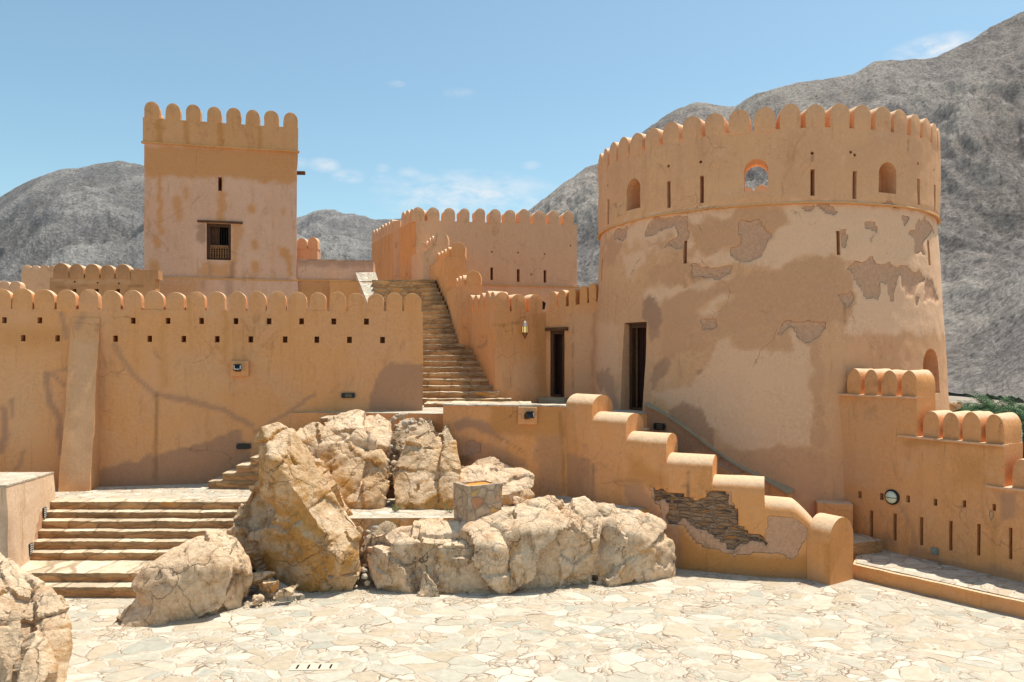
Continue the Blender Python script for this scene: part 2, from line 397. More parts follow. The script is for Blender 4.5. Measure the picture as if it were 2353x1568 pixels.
def wear_attrs(V, marks, cx=1.0, ox=0.0, oy=0.0):
    """marks: list of (channel, pts, soft, [width]); pts in crop units: photo = o + c*cx"""
    V = np.asarray(V, float)
    P = px(V)
    jit = np.array([[noise.noise(Vector(v) * 3.1), noise.noise(Vector(v) * 3.1 + Vector((9, 4, 7)))] for v in V.tolist()])
    jit2 = np.array([[noise.noise(Vector(v) * 9.0), noise.noise(Vector(v) * 9.0 + Vector((9, 4, 7)))] for v in V.tolist()])
    W1 = np.zeros((len(V), 4)); W1[:, 3] = 1; W2 = W1.copy()
    for mk in marks:
        ch, pts, soft = mk[:3]; (s, x0, y0) = mk[4] if len(mk) > 4 else (cx, ox, oy)
        jj = mk[5] if len(mk) > 5 else (.3 if len(mk) > 3 and mk[3] else .6)
        pts = [(x0 + a * s, y0 + b * s) for a, b in pts]
        Q = P + jj * (jit * 14 + jit2 * 5)
        if len(mk) > 3 and mk[3]:
            val = sm((mk[3] - dist_line(Q, pts)) / (soft * 2) + .5)
        else:
            val = sm(dist_poly(Q, pts) / (soft * 2) + .5)
        A, i = {'R': (W1, 0), 'G': (W1, 1), 'B': (W1, 2), 'P': (W2, 0), 'K': (W2, 1), 'D': (W2, 2)}[ch[0]]
        k = float(ch[1:]) if len(ch) > 1 else 1.0
        A[:, i] = np.maximum(A[:, i], val * k)
    return {'wear_and_shade': W1, 'stain': W2}

# ------------------------------------------------------------------ walls as lattice boxes
def lattice(n1, n2, n3):
    """surface of a box lattice: returns S (N,3 in 0..1) and quads"""
    idx = {}; S = []; Fq = []
    def v(i, j, k):
        key = (i, j, k)
        if key not in idx:
            idx[key] = len(S); S.append((i / n1, j / n2, k / n3))
        return idx[key]
    for i in range(n1):
        for k in range(n3):
            Fq.append((v(i, 0, k), v(i + 1, 0, k), v(i + 1, 0, k + 1), v(i, 0, k + 1)))
            Fq.append((v(i, n2, k), v(i, n2, k + 1), v(i + 1, n2, k + 1), v(i + 1, n2, k)))
    for j in range(n2):
        for k in range(n3):
            Fq.append((v(0, j, k), v(0, j, k + 1), v(0, j + 1, k + 1), v(0, j + 1, k)))
            Fq.append((v(n1, j, k), v(n1, j + 1, k), v(n1, j + 1, k + 1), v(n1, j, k + 1)))
    for i in range(n1):
        for j in range(n2):
            Fq.append((v(i, j, 0), v(i, j + 1, 0), v(i + 1, j + 1, 0), v(i + 1, j, 0)))
            Fq.append((v(i, j, n3), v(i + 1, j, n3), v(i + 1, j + 1, n3), v(i, j + 1, n3)))
    return np.array(S), Fq
def und(V, a=.022, b=.008):             # hand-laid plaster is never flat
    out = V.copy()
    for n, p in enumerate(V.tolist()):
        q = Vector(p)
        d = noise.noise_vector(q * .8) * a + noise.noise_vector(q * 3.3) * b
        out[n, 0] += d.x; out[n, 1] += d.y; out[n, 2] += d.z * .6
    return out
class Line:
    """vertical wall face running from A to B (left to right as seen), thickness T going away from the viewer"""
    def __init__(s, A, B, T):
        s.A = Vector((A[0], A[1])); s.B = Vector((B[0], B[1])); s.d = (s.B - s.A); s.L = s.d.length; s.d.normalize()
        s.n = Vector((-s.d.y, s.d.x))        # away from the viewer
        s.T = T; s.rz = math.atan2(s.d.y, s.d.x)
    def p(s, l, t=0, z=0): q = s.A + s.d * l + s.n * t; return Vector((q.x, q.y, z))
    def hit(s, x, y, t=0):                   # the point of this face seen at photo position (x, y): (l, z)
        u = (x - 1176.5) / F; A = s.A + s.n * t
        l = (u * A.y - A.x) / (s.d.x - u * s.d.y)
        Y = A.y + s.d.y * l
        return l, EYE + (HOR - y) / F * Y
def wall(name, ln, z0, z1, mat, parent, cell=.08, marks=(), cuts=(), batter=0, und_=(.022, .008), l0=0, l1=None, t0=0, recess=None, T=None):
    """z1 may be a function of l"""
    L1 = ln.L if l1 is None else l1
    T = ln.T if T is None else T
    zt = z1 if callable(z1) else (lambda l: z1)
    n1 = max(2, int((L1 - l0) / cell)); n3 = max(2, int((zt((l0 + L1) / 2) - z0) / cell)); n2 = max(1, int(T / max(cell * 1.5, .12)))
    S, Fq = lattice(n1, n2, n3)
    l = l0 + S[:, 0] * (L1 - l0); t = t0 + S[:, 1] * T
    top = np.array([zt(a) for a in l]); z = z0 + S[:, 2] * (top - z0)
    t = t - batter * (1 - S[:, 2]) * (1 - 2 * S[:, 1])
    V = np.stack([ln.A.x + ln.d.x * l + ln.n.x * t, ln.A.y + ln.d.y * l + ln.n.y * t, z], 1)
    attrs = wear_attrs(V, marks) if marks else None
    V = und(V, *und_)
    if attrs is not None:                    # the fallen render leaves a hollow
        k = sm((attrs['stain'][:, 1] - .3) * 2) * .05 + sm((attrs['wear_and_shade'][:, 2] - .3) * 2) * .014
        V[:, 0] += ln.n.x * k; V[:, 1] += ln.n.y * k
    if recess: V = recess(V)
    o = mesh_obj(name, V, Fq, mat, parent, attrs=attrs, sharp=45)
    if cuts: carve(o, cuts)
    return o
def carve(o, cuts):
    """cut real openings: cuts is one bmesh of closed cutters in world space"""
    bm = bmesh.new()
    for c in cuts: c(bm)
    bmesh.ops.recalc_face_normals(bm, faces=bm.faces)
    off = inv(o)
    bmesh.ops.translate(bm, verts=bm.verts, vec=-off)
    me = bpy.data.meshes.new('cutter'); bm.to_mesh(me); bm.free()
    me.materials.append(o.data.materials[0])
    for k_ in ('wear_and_shade', 'stain'):
        if k_ in o.data.color_attributes:
            at_ = me.color_attributes.new(k_, 'FLOAT_COLOR', 'POINT'); at_.data.foreach_set('color', np.tile(np.array([0, 0, 0, 1], dtype=np.float32), len(me.vertices)))
    c = bpy.data.objects.new('cutter', me); COL.objects.link(c); c.location = off
    md = o.modifiers.new('cut', 'BOOLEAN'); md.object = c; md.operation = 'DIFFERENCE'; md.solver = 'EXACT'
    bpy.context.view_layer.update()
    ev = o.evaluated_get(bpy.context.evaluated_depsgraph_get())
    new = bpy.data.meshes.new_from_object(ev)
    o.modifiers.clear(); old = o.data; nm = old.name; o.data = new; bpy.data.meshes.remove(old); new.name = nm
    bpy.data.objects.remove(c); bpy.data.meshes.remove(me)
    if 'wear_and_shade' in new.color_attributes:        # vertices made by the cut carry no wear
        d = []
        for k_ in ('wear_and_shade', 'stain'):
            c_ = np.empty(len(new.vertices) * 4, dtype=np.float32); new.color_attributes[k_].data.foreach_get('color', c_); d.append(c_.reshape(-1, 4))
        bad = (d[0][:, :3].min(1) > .99) & (d[1][:, :3].min(1) > .99)
        for k_, c_ in zip(('wear_and_shade', 'stain'), d):
            c_[bad, :3] = 0; new.color_attributes[k_].data.foreach_set('color', c_.ravel())
    new.set_sharp_from_angle(angle=R(45))
def slot(ln, l, z, wd, h, depth=.4, t=-.15):    # a rectangular hole centred on (l, z)
    def f(bm):
        c = ln.p(l, t + (depth - t) / 2 if False else (depth + t) / 2, z)
        box(bm, c, (wd, depth - t, h), ln.rz)
    return f
def slot_px(ln, x, y0, y1, wpx, depth=.4):
    l, za = ln.hit(x, y0); _, zb = ln.hit(x, y1)
    la, _ = ln.hit(x - wpx / 2, y0); lb, _ = ln.hit(x + wpx / 2, y0)
    return slot(ln, l, (za + zb) / 2, abs(lb - la), abs(za - zb), depth)
def dot_px(ln, x, y, r=.035):
    l, z = ln.hit(x, y)
    def f(bm): cyl(bm, ln.p(l, -.15, z), ln.p(l, .25, z), r, seg=10)
    return f

# ------------------------------------------------------------------ merlons: rounded battlements
def merlon_mesh(name, W, H, T, seed, seg=14, topk=1.0):
    """arched slab, W wide, H tall, T thick, origin at bottom centre of its front face, thickness towards +y"""
    rnd = random.Random(seed); r = W / 2; hs = max(H - r * topk, .02)
    prof = [(-r, -.04), (-r, hs * .5), (-r, hs)]
    for k in range(1, seg):
        a = math.pi - math.pi * k / seg
        prof.append((r * math.cos(a), hs + (H - hs) * math.sin(a)))
    prof += [(r, hs), (r, hs * .5), (r, -.04)]
    nt_ = 4
    bm = bmesh.new(); rings = []
    for j in range(nt_ + 1):
        y = T * j / nt_
        rings.append([bm.verts.new((x, y, z)) for (x, z) in prof])
    for a, b in zip(rings, rings[1:]):
        for k in range(len(prof) - 1): bm.faces.new((a[k], b[k], b[k + 1], a[k + 1]))
        bm.faces.new((a[-1], b[-1], b[0], a[0]))
    f0 = bm.faces.new(rings[0]); f1 = bm.faces.new(rings[-1][::-1])
    rim = [e for e in bm.edges if (e in f0.edges or e in f1.edges)]
    bmesh.ops.bevel(bm, geom=rim, offset=min(.013, W * .04), segments=2, affect='EDGES', profile=.6)
    sv = Vector((rnd.random() * 50, rnd.random() * 50, 3))
    for v in bm.verts:
        d = noise.noise_vector(v.co * 2.6 + sv) * .024 + noise.noise_vector(v.co * 7 + sv) * .007
        v.co += d
    bmesh.ops.recalc_face_normals(bm, faces=bm.faces)
    me = bpy.data.meshes.new(name); bm.to_mesh(me); bm.free()
    me.shade_smooth(); me.set_sharp_from_angle(angle=R(50))
    return me
_MC = {}
def merlon(parent, p, rz, W, H, T, mat, topk=1.0, tilt=.02):
    key = (round(W, 2), round(H, 2), round(T, 2), mat.name, topk)
    if key not in _MC:
        _MC[key] = [merlon_mesh('merlon', W, H, T, hash(key) % 1000 + i * 17, topk=topk) for i in range(4)]
        for m in _MC[key]: m.materials.append(mat)
    o = bpy.data.objects.new('merlon', random.choice(_MC[key])); COL.objects.link(o)
    o.parent = parent; o.location = Vector(p) - inv(parent)
    o.rotation_euler = (random.uniform(-tilt, tilt), random.uniform(-tilt, tilt), rz + random.uniform(-tilt, tilt))
    k = random.uniform(.94, 1.05); o.scale = (k, 1, random.uniform(.93, 1.05))
    return o
def merlon_row(parent, ln, z, ls, W, H, T, mat, t=0, topk=1.0):
    for l in ls:
        merlon(parent, ln.p(l, t, z(l) if callable(z) else z), ln.rz, W, H, T, mat, topk)
def spaced(a, b, n): return [a + (b - a) * (k + .5) / n for k in range(n)]

# ================================================================== THE SETTING: ground, paving, hills
def sheet(name, pts, z, mat, kind='structure', thick=None, parent=None):
    bm = bmesh.new()
    vs = [bm.verts.new((x, y, z)) for x, y in pts]; f = bm.faces.new(vs)
    if thick:
        r = bmesh.ops.extrude_face_region(bm, geom=[f]); bmesh.ops.translate(bm, verts=[v for v in r['geom'] if isinstance(v, bmesh.types.BMVert)], vec=(0, 0, -thick))
    o = bm_obj(name, bm, mat, parent, smooth=False)
    if kind: o['kind'] = kind
    return o
def desertmat():
    s = NT('desert_ground', .95, .1)
    c = s.mix(s.ramp(s.noise(.05, 8, .7), .4, .6), (.36, .30, .24), (.27, .235, .20))
    return s.done(s.mix(.7, c, s.mix(s.noise(.6, 6, .8), (.6, .6, .6), (1.3, 1.3, 1.3)), 'MULTIPLY'))
M_DESERT = desertmat()
sheet('ground', [(-4500, -1500), (4500, -1500), (4500, 6000), (-4500, 6000)], -9.0, M_DESERT)
sheet('fort_hill', [(-45, -25), (17, -25), (17, 5), (12.2, 14), (13.5, 40), (2, 52), (-45, 52)], -.02, M_DESERT, thick=9.2)
sheet('courtyard', [(-26, -20), (15.5, -20), (15.5, 4), (9.6, 14.6), (9.6, 26), (-26, 26)], 0.0, M_PAVE)

def mtnmat(name, a, b, c3, sc=1.0):
    s = NT(name, .97, .05)
    n1 = s.noise(.011 * sc, 9, .68, dist=.6); n2 = s.noise(.06 * sc, 9, .78, dist=.2); n3 = s.noise(.42 * sc, 6, .8)
    c = s.mix(s.ramp(n1, .38, .62), a, b)
    wg = s.attr('wear_and_shade')
    c = s.mix(s.math('MULTIPLY', wg[0], .3), c, (.24, .215, .20)); c = s.mix(s.math('MULTIPLY', wg[1], .7), c, c3)  # gullies darkened and ribs paled in the colour to imitate relief shading
    c = s.mix(s.math('MULTIPLY', s.ramp(n2, .5, .66), .8), c, c3)
    c = s.mix(s.math('MULTIPLY', s.ramp(n2, .48, .36), .4), c, (.15, .14, .14))
    c = s.mix(1, c, s.mix(s.ramp(n3, .33, .67), (.62, .62, .625), (1.32, 1.31, 1.29)), 'MULTIPLY')
    c = s.mix(s.math('MULTIPLY', s.ramp(s.voro(.22 * sc), .34, .16), .35), c, (.09, .082, .08))
    s.addbump(n2, 8 / sc, 1.0); s.addbump(n3, 3.2 / sc, 1.0)
    return s.done(c)
M_MT = mtnmat('mountain_rock', (.46, .405, .37), (.38, .34, .325), (.58, .525, .475))
M_MT2 = mtnmat('mountain_rock_far', (.34, .325, .32), (.275, .27, .28), (.46, .44, .42), .8)
def mountain(name, ridge, Yb, Yr, mat, nx=360, ny=120, amp=.10, seed=0, jag=.006, power=1.25, zb=-9, ylow=None):
    xs = np.array([r[0] for r in ridge]); ys = np.array([r[1] for r in ridge])
    X = np.linspace(xs[0], xs[-1], nx); V = []; G = []
    for j in range(ny + 1):
        t = j / ny * 1.25
        for i, x in enumerate(X):
            u = (x - 1176.5) / F
            yr = np.interp(x, xs, ys)
            yr += sum(noise.noise(Vector((x * .012 * 2 ** o, seed, 0))) / 1.7 ** o for o in range(5)) * jag * 900
            Yd = Yb + (Yr - Yb) * t + 60 * noise.noise(Vector((x * .004, t * 2, seed)))
            Yq = Yb + (Yr - Yb) + 60 * noise.noise(Vector((x * .004, 2, seed)))
            hz = EYE + (HOR - yr) / F * Yq
            g = min(t, 1) ** power if t <= 1 else 1 - (t - 1) * 1.4
            p = Vector((u * Yd, Yd, seed * 3))
            wq = noise.noise_vector(Vector((p.x * .006, p.y * .004, seed))) * .5
            rg = noise.ridged_multi_fractal(Vector((p.x * .0075 + wq.x, p.y * .0042 + wq.y, seed)), .85, 2.15, 8, 1.0, 2.0)
            fbm = noise.fractal(Vector((p.x * .022, p.y * .02, seed + 5)), .72, 2.1, 7)
            env = max(0, min(1, (1 - abs(t - .55) / .5)))
            z = zb + (hz - zb) * g + (hz - zb) * amp * ((rg - 1.1) * env * 1.1 + fbm * (.25 + .5 * env) * .35) * (1 if t < .98 else .35)
            V.append((u * Yd, Yd, z)); G.append((rg, fbm))
    Fq = [(j * nx + i, j * nx + i + 1, (j + 1) * nx + i + 1, (j + 1) * nx + i) for j in range(ny) for i in range(nx - 1)]
    G = np.array(G); r_ = G[:, 0]; lo, hi = np.percentile(r_, 12), np.percentile(r_, 88)
    A = np.zeros((len(V), 4)); A[:, 3] = 1; A[:, 0] = np.clip((lo + (hi - lo) * .42 - r_) / ((hi - lo) * .35), 0, 1); A[:, 1] = np.clip((r_ - (lo + (hi - lo) * .62)) / ((hi - lo) * .3), 0, 1)  # painted shading masks: gullies in red, ribs in green
    o = mesh_obj(name, V, Fq, mat, None, sharp=180, attrs={'wear_and_shade': A})
    o['kind'] = 'structure'
    return o
mountain('mountain', [(1060, 560), (1150, 528), (1213, 488), (1250, 460), (1300, 418), (1345, 388), (1380, 372), (1450, 322), (1500, 285), (1560, 252), (1600, 238), (1640, 240), (1690, 245), (1740, 218),
    (1830, 192), (1900, 180), (1960, 175), (2000, 150), (2060, 138), (2150, 133), (2230, 92), (2280, 60), (2353, 25), (2480, -40), (2700, -60), (2900, 60)], 230, 760, M_MT, nx=620, ny=230, amp=.12, seed=2.3)
mountain('mountain', [(-700, 620), (-350, 560), (-150, 510), (0, 455), (45, 428), (90, 405), (135, 392), (180, 385), (225, 376), (270, 372), (330, 380), (430, 395), (520, 440), (640, 520), (740, 560)], 420, 1100, M_MT2, nx=400, ny=160, amp=.12, seed=8.1, jag=.004)
mountain('mountain', [(480, 560), (600, 510), (682, 497), (705, 494), (720, 488), (745, 484), (770, 480), (800, 490), (830, 497), (850, 503), (880, 504), (960, 500), (1060, 520), (1200, 560), (1330, 600)], 650, 1500, M_MT2, nx=300, ny=120, amp=.13, seed=4.7, jag=.006)

# raised terraces and platform (paved tops on stone bodies)
TZ = 1.335
def slab(name, pts, z, mat_top, thick=.12, z0=None, body=None):
    """paved surface: body block below, flagstone sheet above"""
    o = sheet(name, pts, z, mat_top)
    b = sheet(name + '_body', pts, z - .006, body or P_RAMP, thick=z - z0)
    return o
slab('terrace', [(-19.5, 16.64), (-5.0, 16.64), (-5.0, 20.0), (-19.5, 17.6)], TZ, M_PAVE2, z0=0.02)
slab('middle_terrace', [(-4.9, 17.0), (-3.3, 15.45), (-1.6, 15.5), (.4, 15.55), (1.9, 15.75), (3.2, 16.7), (3.4, 18.2), (-5.0, 19.0)], 1.22, M_PAVE2, z0=0.02, body=M_ROCK2)
slab('platform', [(-5.6, 19.3), (-2.0, 18.9), (.9, 18.9), (2.4, 18.1), (3.6, 19.2), (3.4, 23.2), (3.4, 25), (-3.6, 25), (-3.6, 20.6), (-5.6, 20.2)], 3.09, M_PAVE2, z0=0.02)
slab('upper_court', [(-26, 20.0), (-3.9, 20.9), (-6.2, 28.0), (-6.4, 31), (-26, 31)], 5.0, M_PAVE2, z0=0.02)
slab('stair_head', [(-7.0, 29.25), (-2.6, 29.25), (-2.6, 34), (-7.5, 34)], 7.40, M_PAVE2, z0=0.05)

# ================================================================== STAIRS
def steps(parent, rows, mat, name='step', seg=.07, wob=.013):
    """rows: list of (xl, xr, Yfront, Yback, z0, z1): each tread a stone block of its own with a worn nosing"""
    for (xl, xr, yf, yb, z0, z1) in rows:
        n1 = max(3, int(abs(xr - xl) / seg)); S, Fq = lattice(n1, 3, 5)
        zz = np.array([0, .35, .62, .72, .88, 1.0])[np.round(S[:, 2] * 5).astype(int)]
        X = xl + S[:, 0] * (xr - xl); Z = z0 + zz * (z1 - z0); Yv = yf + S[:, 1] * (yb - yf)
        fr = (S[:, 1] < .01)
        lip = fr & (zz > .65)
        Yv = np.where(lip, Yv - .035, Yv)
        V = np.stack([X, Yv, Z], 1)
        for n in range(len(V)):
            q = Vector((X[n], yf, z1))
            if fr[n]:
                k = noise.noise(q * 3.1) * wob * 1.6 + noise.noise(Vector((X[n] * 9, yf, Z[n] * 5))) * wob
                V[n, 1] += k
            if zz[n] > .8: V[n, 2] += noise.noise(q * 2.3) * wob * .9 + noise.noise(q * 8.3) * wob * .5
            if zz[n] > .65 and fr[n]:
                V[n, 1] += .01 + noise.noise(Vector((X[n] * 14, yf * 3, 2))) * .016; V[n, 2] += noise.noise(Vector((X[n] * 11, yf * 3, 7))) * .012 - .006
        A = np.zeros((len(V), 4)); A[:, 3] = 1; A[:, 0] = (zz > .65)
        mesh_obj(name, V, Fq, mat, parent, attrs={'wear_and_shade': A}, sharp=30)

# lower stairs (left)
t = root('stone_staircase', (-7.5, 14.3, 0), 'broad low stone staircase of eight shallow steps beside the pale pier', 'staircase')
zs = [0, .207, .388, .546, .714, .874, 1.036, 1.17, TZ]
Ys = [14.23, 14.50, 15.41, 15.63, 15.87, 16.06, 16.34, 16.64, 16.66]
Ys = [14.23, 14.52, 15.41, 15.64, 15.88, 16.1, 16.36, 16.62]
rows = []
for k in range(8):
    xl = -10.4; xr = -4.6 if k > 1 else -5.6
    yb = (Ys[k + 1] + .25) if k < 7 else 16.95
    rows.append((xl, xr, Ys[k], yb, zs[k] - .1 if k else -.03, zs[k + 1] + (.004 if k == 7 else 0)))
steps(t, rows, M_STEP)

# pier wall at the far left
t = root('low_wall', (-10.3, 15.8, 0), 'pale low flat-topped wall block at the left end of the stairs', 'wall')
lnp = Line((-10.12, 14.9), (-10.13, 16.9), 2.4)      # its long side faces the stairs
S, Fq = lattice(26, 20, 24)
V = np.stack([-9.5 - .66 * S[:, 1] - S[:, 0] * 3.6 + (1 - S[:, 2]) * .06 * (1 - S[:, 0]), 14.3 + S[:, 1] * 2.6, -.1 + S[:, 2] * (2.15 - .14 * S[:, 1])], 1)
wa = wear_attrs(V, [('B', [(95, 1165), (108, 1190), (104, 1240), (88, 1262), (78, 1300), (70, 1290), (84, 1210)], 3), ('P.7', [(0, 1300), (0, 1180), (20, 1190), (50, 1300)], 20)])
mesh_obj('wall_body', und(V, .02, .01), Fq, P_PIER, t, attrs=wa, sharp=45)
mesh_obj('coping', und(np.stack([-9.49 - .66 * S[:, 1] - S[:, 0] * 3.6, 14.3 + S[:, 1] * 2.6, 2.03 - .14 * S[:, 1] + .024 + S[:, 2] * .03], 1), .02, .01), Fq, M_PAVE2, t, sharp=45)
for (x, y, hh, lab) in ((100, 1178, .20, 'upper'), (68, 1262, .22, 'lower')):
    u_ = (x - 1176.5) / F; Yp = (-9.5 + .2538 * 14.3 + .02) / (u_ + .2538); P = at(x, y, Yp)
    v = root('vent_grille', P, f'small dark louvred vent grille on the pale low wall, {lab} of the two', 'vent', 'vents on the pale low wall')
    bm = bmesh.new(); box(bm, P, (.07, .17, hh), .25); bm_obj('frame', bm, M_BLACK, v, smooth=False)
    bm = bmesh.new()
    for k in range(5): box(bm, P + Vector((.038, -.004, -hh / 2 + hh * (k + .5) / 5)), (.015, .13, .012), .25, ry=.5)
    bm_obj('louvre', bm, M_GREY, v, smooth=False)

# small side steps against the curtain wall
t = root('side_steps', (-6.8, 18.2, TZ), 'narrow stone side steps climbing along the foot of the curtain wall', 'staircase')
def side_step(k):
    xl = at(477 + 32 * k, 1100, 18.2).x; return xl
rows = []
for k in range(9):
    xl = -7.27 + .335 * k
    rows.append((xl, -4.2, 18.25, 18.95, TZ + .19 * k - .05, TZ + .19 * (k + 1)))
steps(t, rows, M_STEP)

# ================================================================== LEFT CURTAIN WALL
LW = Line((-19.0, 16.987), (-2.33, 19.9), .62)
cm = 1 / (2.45 * 1.088)      # crop 1 -> photo units
C1 = (cm, 0, 640 / 1.088)
C3 = (1 / 2.843, 790.4, 441.2)
marks = [
 ('P', [(600, 1310), (940, 1225), (1270, 1130), (1475, 1055), (1475, 1115), (1568, 1300), (1600, 1450), (600, 1450)], 3, 0, C1),
 ('P.9', [(700, 540), (780, 680), (860, 770), (950, 840)], 4, 5, C1), ('P.9', [(950, 840), (1180, 890), (1400, 960), (1540, 1040)], 4, 6, C1),
 ('D.7', [(960, 850), (950, 1180), (955, 1370)], 4, 4, C1),
 ('P', [(375, 340), (385, 400), (410, 500)], 4, 5, C1), ('P', [(285, 720), (300, 890), (370, 1000), (385, 1180)], 4, 7, C1), ('P.9', [(300, 715), (405, 795)], 4, 4, C1),
 ('P.8', [(300, 720), (410, 690)], 3, 3, C1), ('P', [(350, 1050), (380, 1210)], 3, 5, C1),
 ('P', [(20, 940), (40, 1100), (10, 1190)], 4, 9, C1), ('P.9', [(70, 880), (72, 980)], 3, 4, C1), ('P.8', [(150, 1200), (130, 1290), (100, 1310)], 4, 5, C1),
 ('P.5', [(625, 640), (640, 700), (628, 930)], 7, 5, C1), ('P.45', [(510, 250), (520, 330), (480, 440)], 5, 8, C1),  # first streak: darker tone along the right side of the buttress
 ('P', [(140, 1430), (200, 1230), (290, 1110), (530, 1115), (540, 1430)], 3, 0, C3),
 ('P.8', [(815, 935), (900, 885), (955, 845)], 3, 4, (1 , -230+0, 60)), 

 ('G.6', [(1350, 300), (1395, 300), (1400, 600), (1370, 640)], 9, 0, C1), ('G.5', [(990, 330), (1010, 330), (1020, 800), (980, 800)], 9, 0, C1),
 ('G.5', [(0, 440), (400, 440), (400, 560), (0, 560)], 20, 0, C1),
 ('D.35', [(385, 1420), (600, 1425), (1200, 1425)], 6, 5, C1), ('R.5', [(0, 620), (200, 640), (300, 760), (280, 1100), (60, 1300), (0, 1100)], 40, 0, C1),
 ('R.35', [(1000, 640), (1300, 600), (1400, 760), (1250, 900), (1050, 860)], 40, 0, C1)]
cuts = []
for x in (10, 91, 306, 386, 463, 542, 618, 693, 767, 842): cuts.append(slot_px(LW, x, 729 + .004 * x, 743 + .004 * x, 11))
for x in (53, 132, 265, 344, 422, 499, 576, 655, 728, 803, 879): cuts.append(slot_px(LW, x, 770 + .005 * x, 784.5 + .005 * x, 11))
curt = root('curtain_wall', LW.p(LW.L / 2), 'long ochre crenellated wall with two rows of square holes, left of the rocks', 'wall')
LWa = LW.hit(-60, 700)[0]
def lw_top(l): return LW_Z0 + (LW_Z1 - LW_Z0) * max(0, l - LWa) / (LW.L - LWa)
LW_Z0 = LW.hit(20, 710)[1]; LW_Z1 = LW.hit(950, 716)[1]
wall('wall_body', LW, .6, lw_top, P_CURT, curt, cell=.07, marks=marks, cuts=cuts)
for x in (-600, -538, -478, -420, -364, -308, -254, -200, -147, -96, -46, 2, 50.6, 101, 152, 204, 255, 304, 354, 402.5, 451, 498, 545, 591, 637, 684, 730, 776, 820, 863, 906, 948):
    l = LW.hit(x, 700)[0]
    if l < .1: continue
    Wm = .425 if x < 700 else .42
    merlon(curt, LW.p(l, 0, lw_top(l) - .01), LW.rz, Wm, .485, .24, P_CURT, topk=1.0)
# buttress, leaning on the wall
S, Fq = lattice(12, 6, 60)
lb0, zb0 = LW.hit(146, 1123); lb1, _ = LW.hit(218, 1123); lt0, zt0 = LW.hit(166, 725); lt1, _ = LW.hit(230, 725)
zt_ = S[:, 2]; z = TZ - .05 + zt_ * (zt0 - TZ)
pr = .62 * (1 - zt_) ** 1.0 + .02
l = (lb0 + .12 + (lt0 - lb0 - .12) * zt_) * (1 - S[:, 0]) + (lb1 + .10 + (lt1 - lb1 - .10) * zt_) * S[:, 0]
tt = -pr * (1 - S[:, 1]) + .2 * S[:, 1]
V = np.stack([LW.A.x + LW.d.x * l + LW.n.x * tt, LW.A.y + LW.d.y * l + LW.n.y * tt, z], 1)
wa = wear_attrs(V, [('P.6', [(510, 250), (520, 330), (480, 440)], 5, 8, C1), ('R.85', [(430, 520), (590, 520), (580, 1400), (410, 1400)], 20, 0, C1)])
mesh_obj('buttress', und(V, .02, .008), Fq, P_CURT, curt, attrs=wa)

# ================================================================== SQUARE TOWER AND THE BLOCK BESIDE IT
SQ = Line((-13.66, 28.3), (-8.37, 29.62), 4.6); SQ.n = Vector((-.283, .959))
sq = root('square_tower', SQ.p(2.7, 2.3), 'tall square crenellated tower with a wooden window and rain-streaked plaster', 'tower')
C2 = (1 / 3.046, 340 / 1.088, 230 / 1.088)
zc = SQ.hit(340, 328)[1]; zl = SQ.hit(340, 638)[1]; zcr = SQ.hit(345, 272)[1]
marks = [('G', [(60, 380), (1120, 410), (1120, 640), (900, 630), (640, 600), (60, 600)], 5, 0, C2),
 ('G', [(150, 380), (180, 380), (185, 1000), (150, 1000)], 4, 0, C2), ('G', [(590, 380), (595, 900)], 4, 6, C2), ('G.9', [(570, 690), (640, 690), (610, 880), (590, 880)], 4, 0, C2),
 ('G.9', [(285, 750), (300, 870)], 6, 8, C2), ('G.9', [(345, 680), (355, 740)], 5, 5, C2), ('G', [(810, 815), (815, 825)], 4, 9, C2), ('G', [(825, 1060), (826, 1080)], 4, 8, C2),
 ('G.9', [(835, 1210), (837, 1240)], 4, 9, C2), ('G', [(145, 1050), (150, 1070)], 5, 8, C2), ('G.9', [(130, 1210), (132, 1230)], 5, 12, C2), ('G.7', [(1030, 830), (1035, 850)], 5, 6, C2),
 ('P', [(425, 925), (500, 925), (500, 1040), (470, 1060), (430, 1030), (420, 980)], 2.5, 0, C2), ('G.8', [(670, 930), (745, 930), (745, 1000), (710, 1060), (690, 1290), (640, 1400), (630, 1180), (670, 1170)], 5, 0, C2),
 ('G', [(995, 1090), (1080, 1090), (1100, 1290), (1070, 1290), (1050, 1180), (1010, 1130)], 4, 0, C2), ('G.7', [(60, 760), (75, 760), (75, 920), (50, 930)], 4, 0, C2),
 ('G.8', [(480, 1190), (700, 1200), (700, 1300), (430, 1290)], 8, 0, C2), ('P.8', [(510, 1190), (520, 1280)], 3, 3, C2), ('P', [(680, 1200), (670, 1290), (640, 1320)], 3, 5, C2),
 ('P.5', [(640, 1310), (660, 1400)], 4, 8, C2)]
marksb = [('P.7', [(640, 1310), (655, 1400)], 4, 10, C2), ('D.4', [(480, 1310), (470, 1380)], 3, 3, C2), ('D.4', [(745, 1320), (740, 1360)], 3, 2, C2), ('G.8', [(60, 1300), (450, 1310), (440, 1450), (60, 1450)], 30, 0, C2)]
marksu = [('G', [(140, 170), (190, 170), (190, 370), (140, 370)], 4, 0, C2), ('G', [(590, 200), (600, 370)], 4, 7, C2), ('G', [(350, 200), (360, 370)], 4, 5, C2), ('G.9', [(860, 220), (868, 390)], 3, 5, C2)]
lwin, zw1 = SQ.hit(504, 514); _, zw0 = SQ.hit(504, 598); wwin = SQ.hit(532, 560)[0] - SQ.hit(476, 560)[0]
cuts = [slot(SQ, lwin, (zw1 + zw0) / 2, wwin, zw1 - zw0, .9), slot_px(SQ, 506.5, 407, 439, 9, .8)]
wall('shaft', SQ, zl, zc, P_SQ, sq, cell=.075, marks=marks, cuts=cuts, batter=.05)
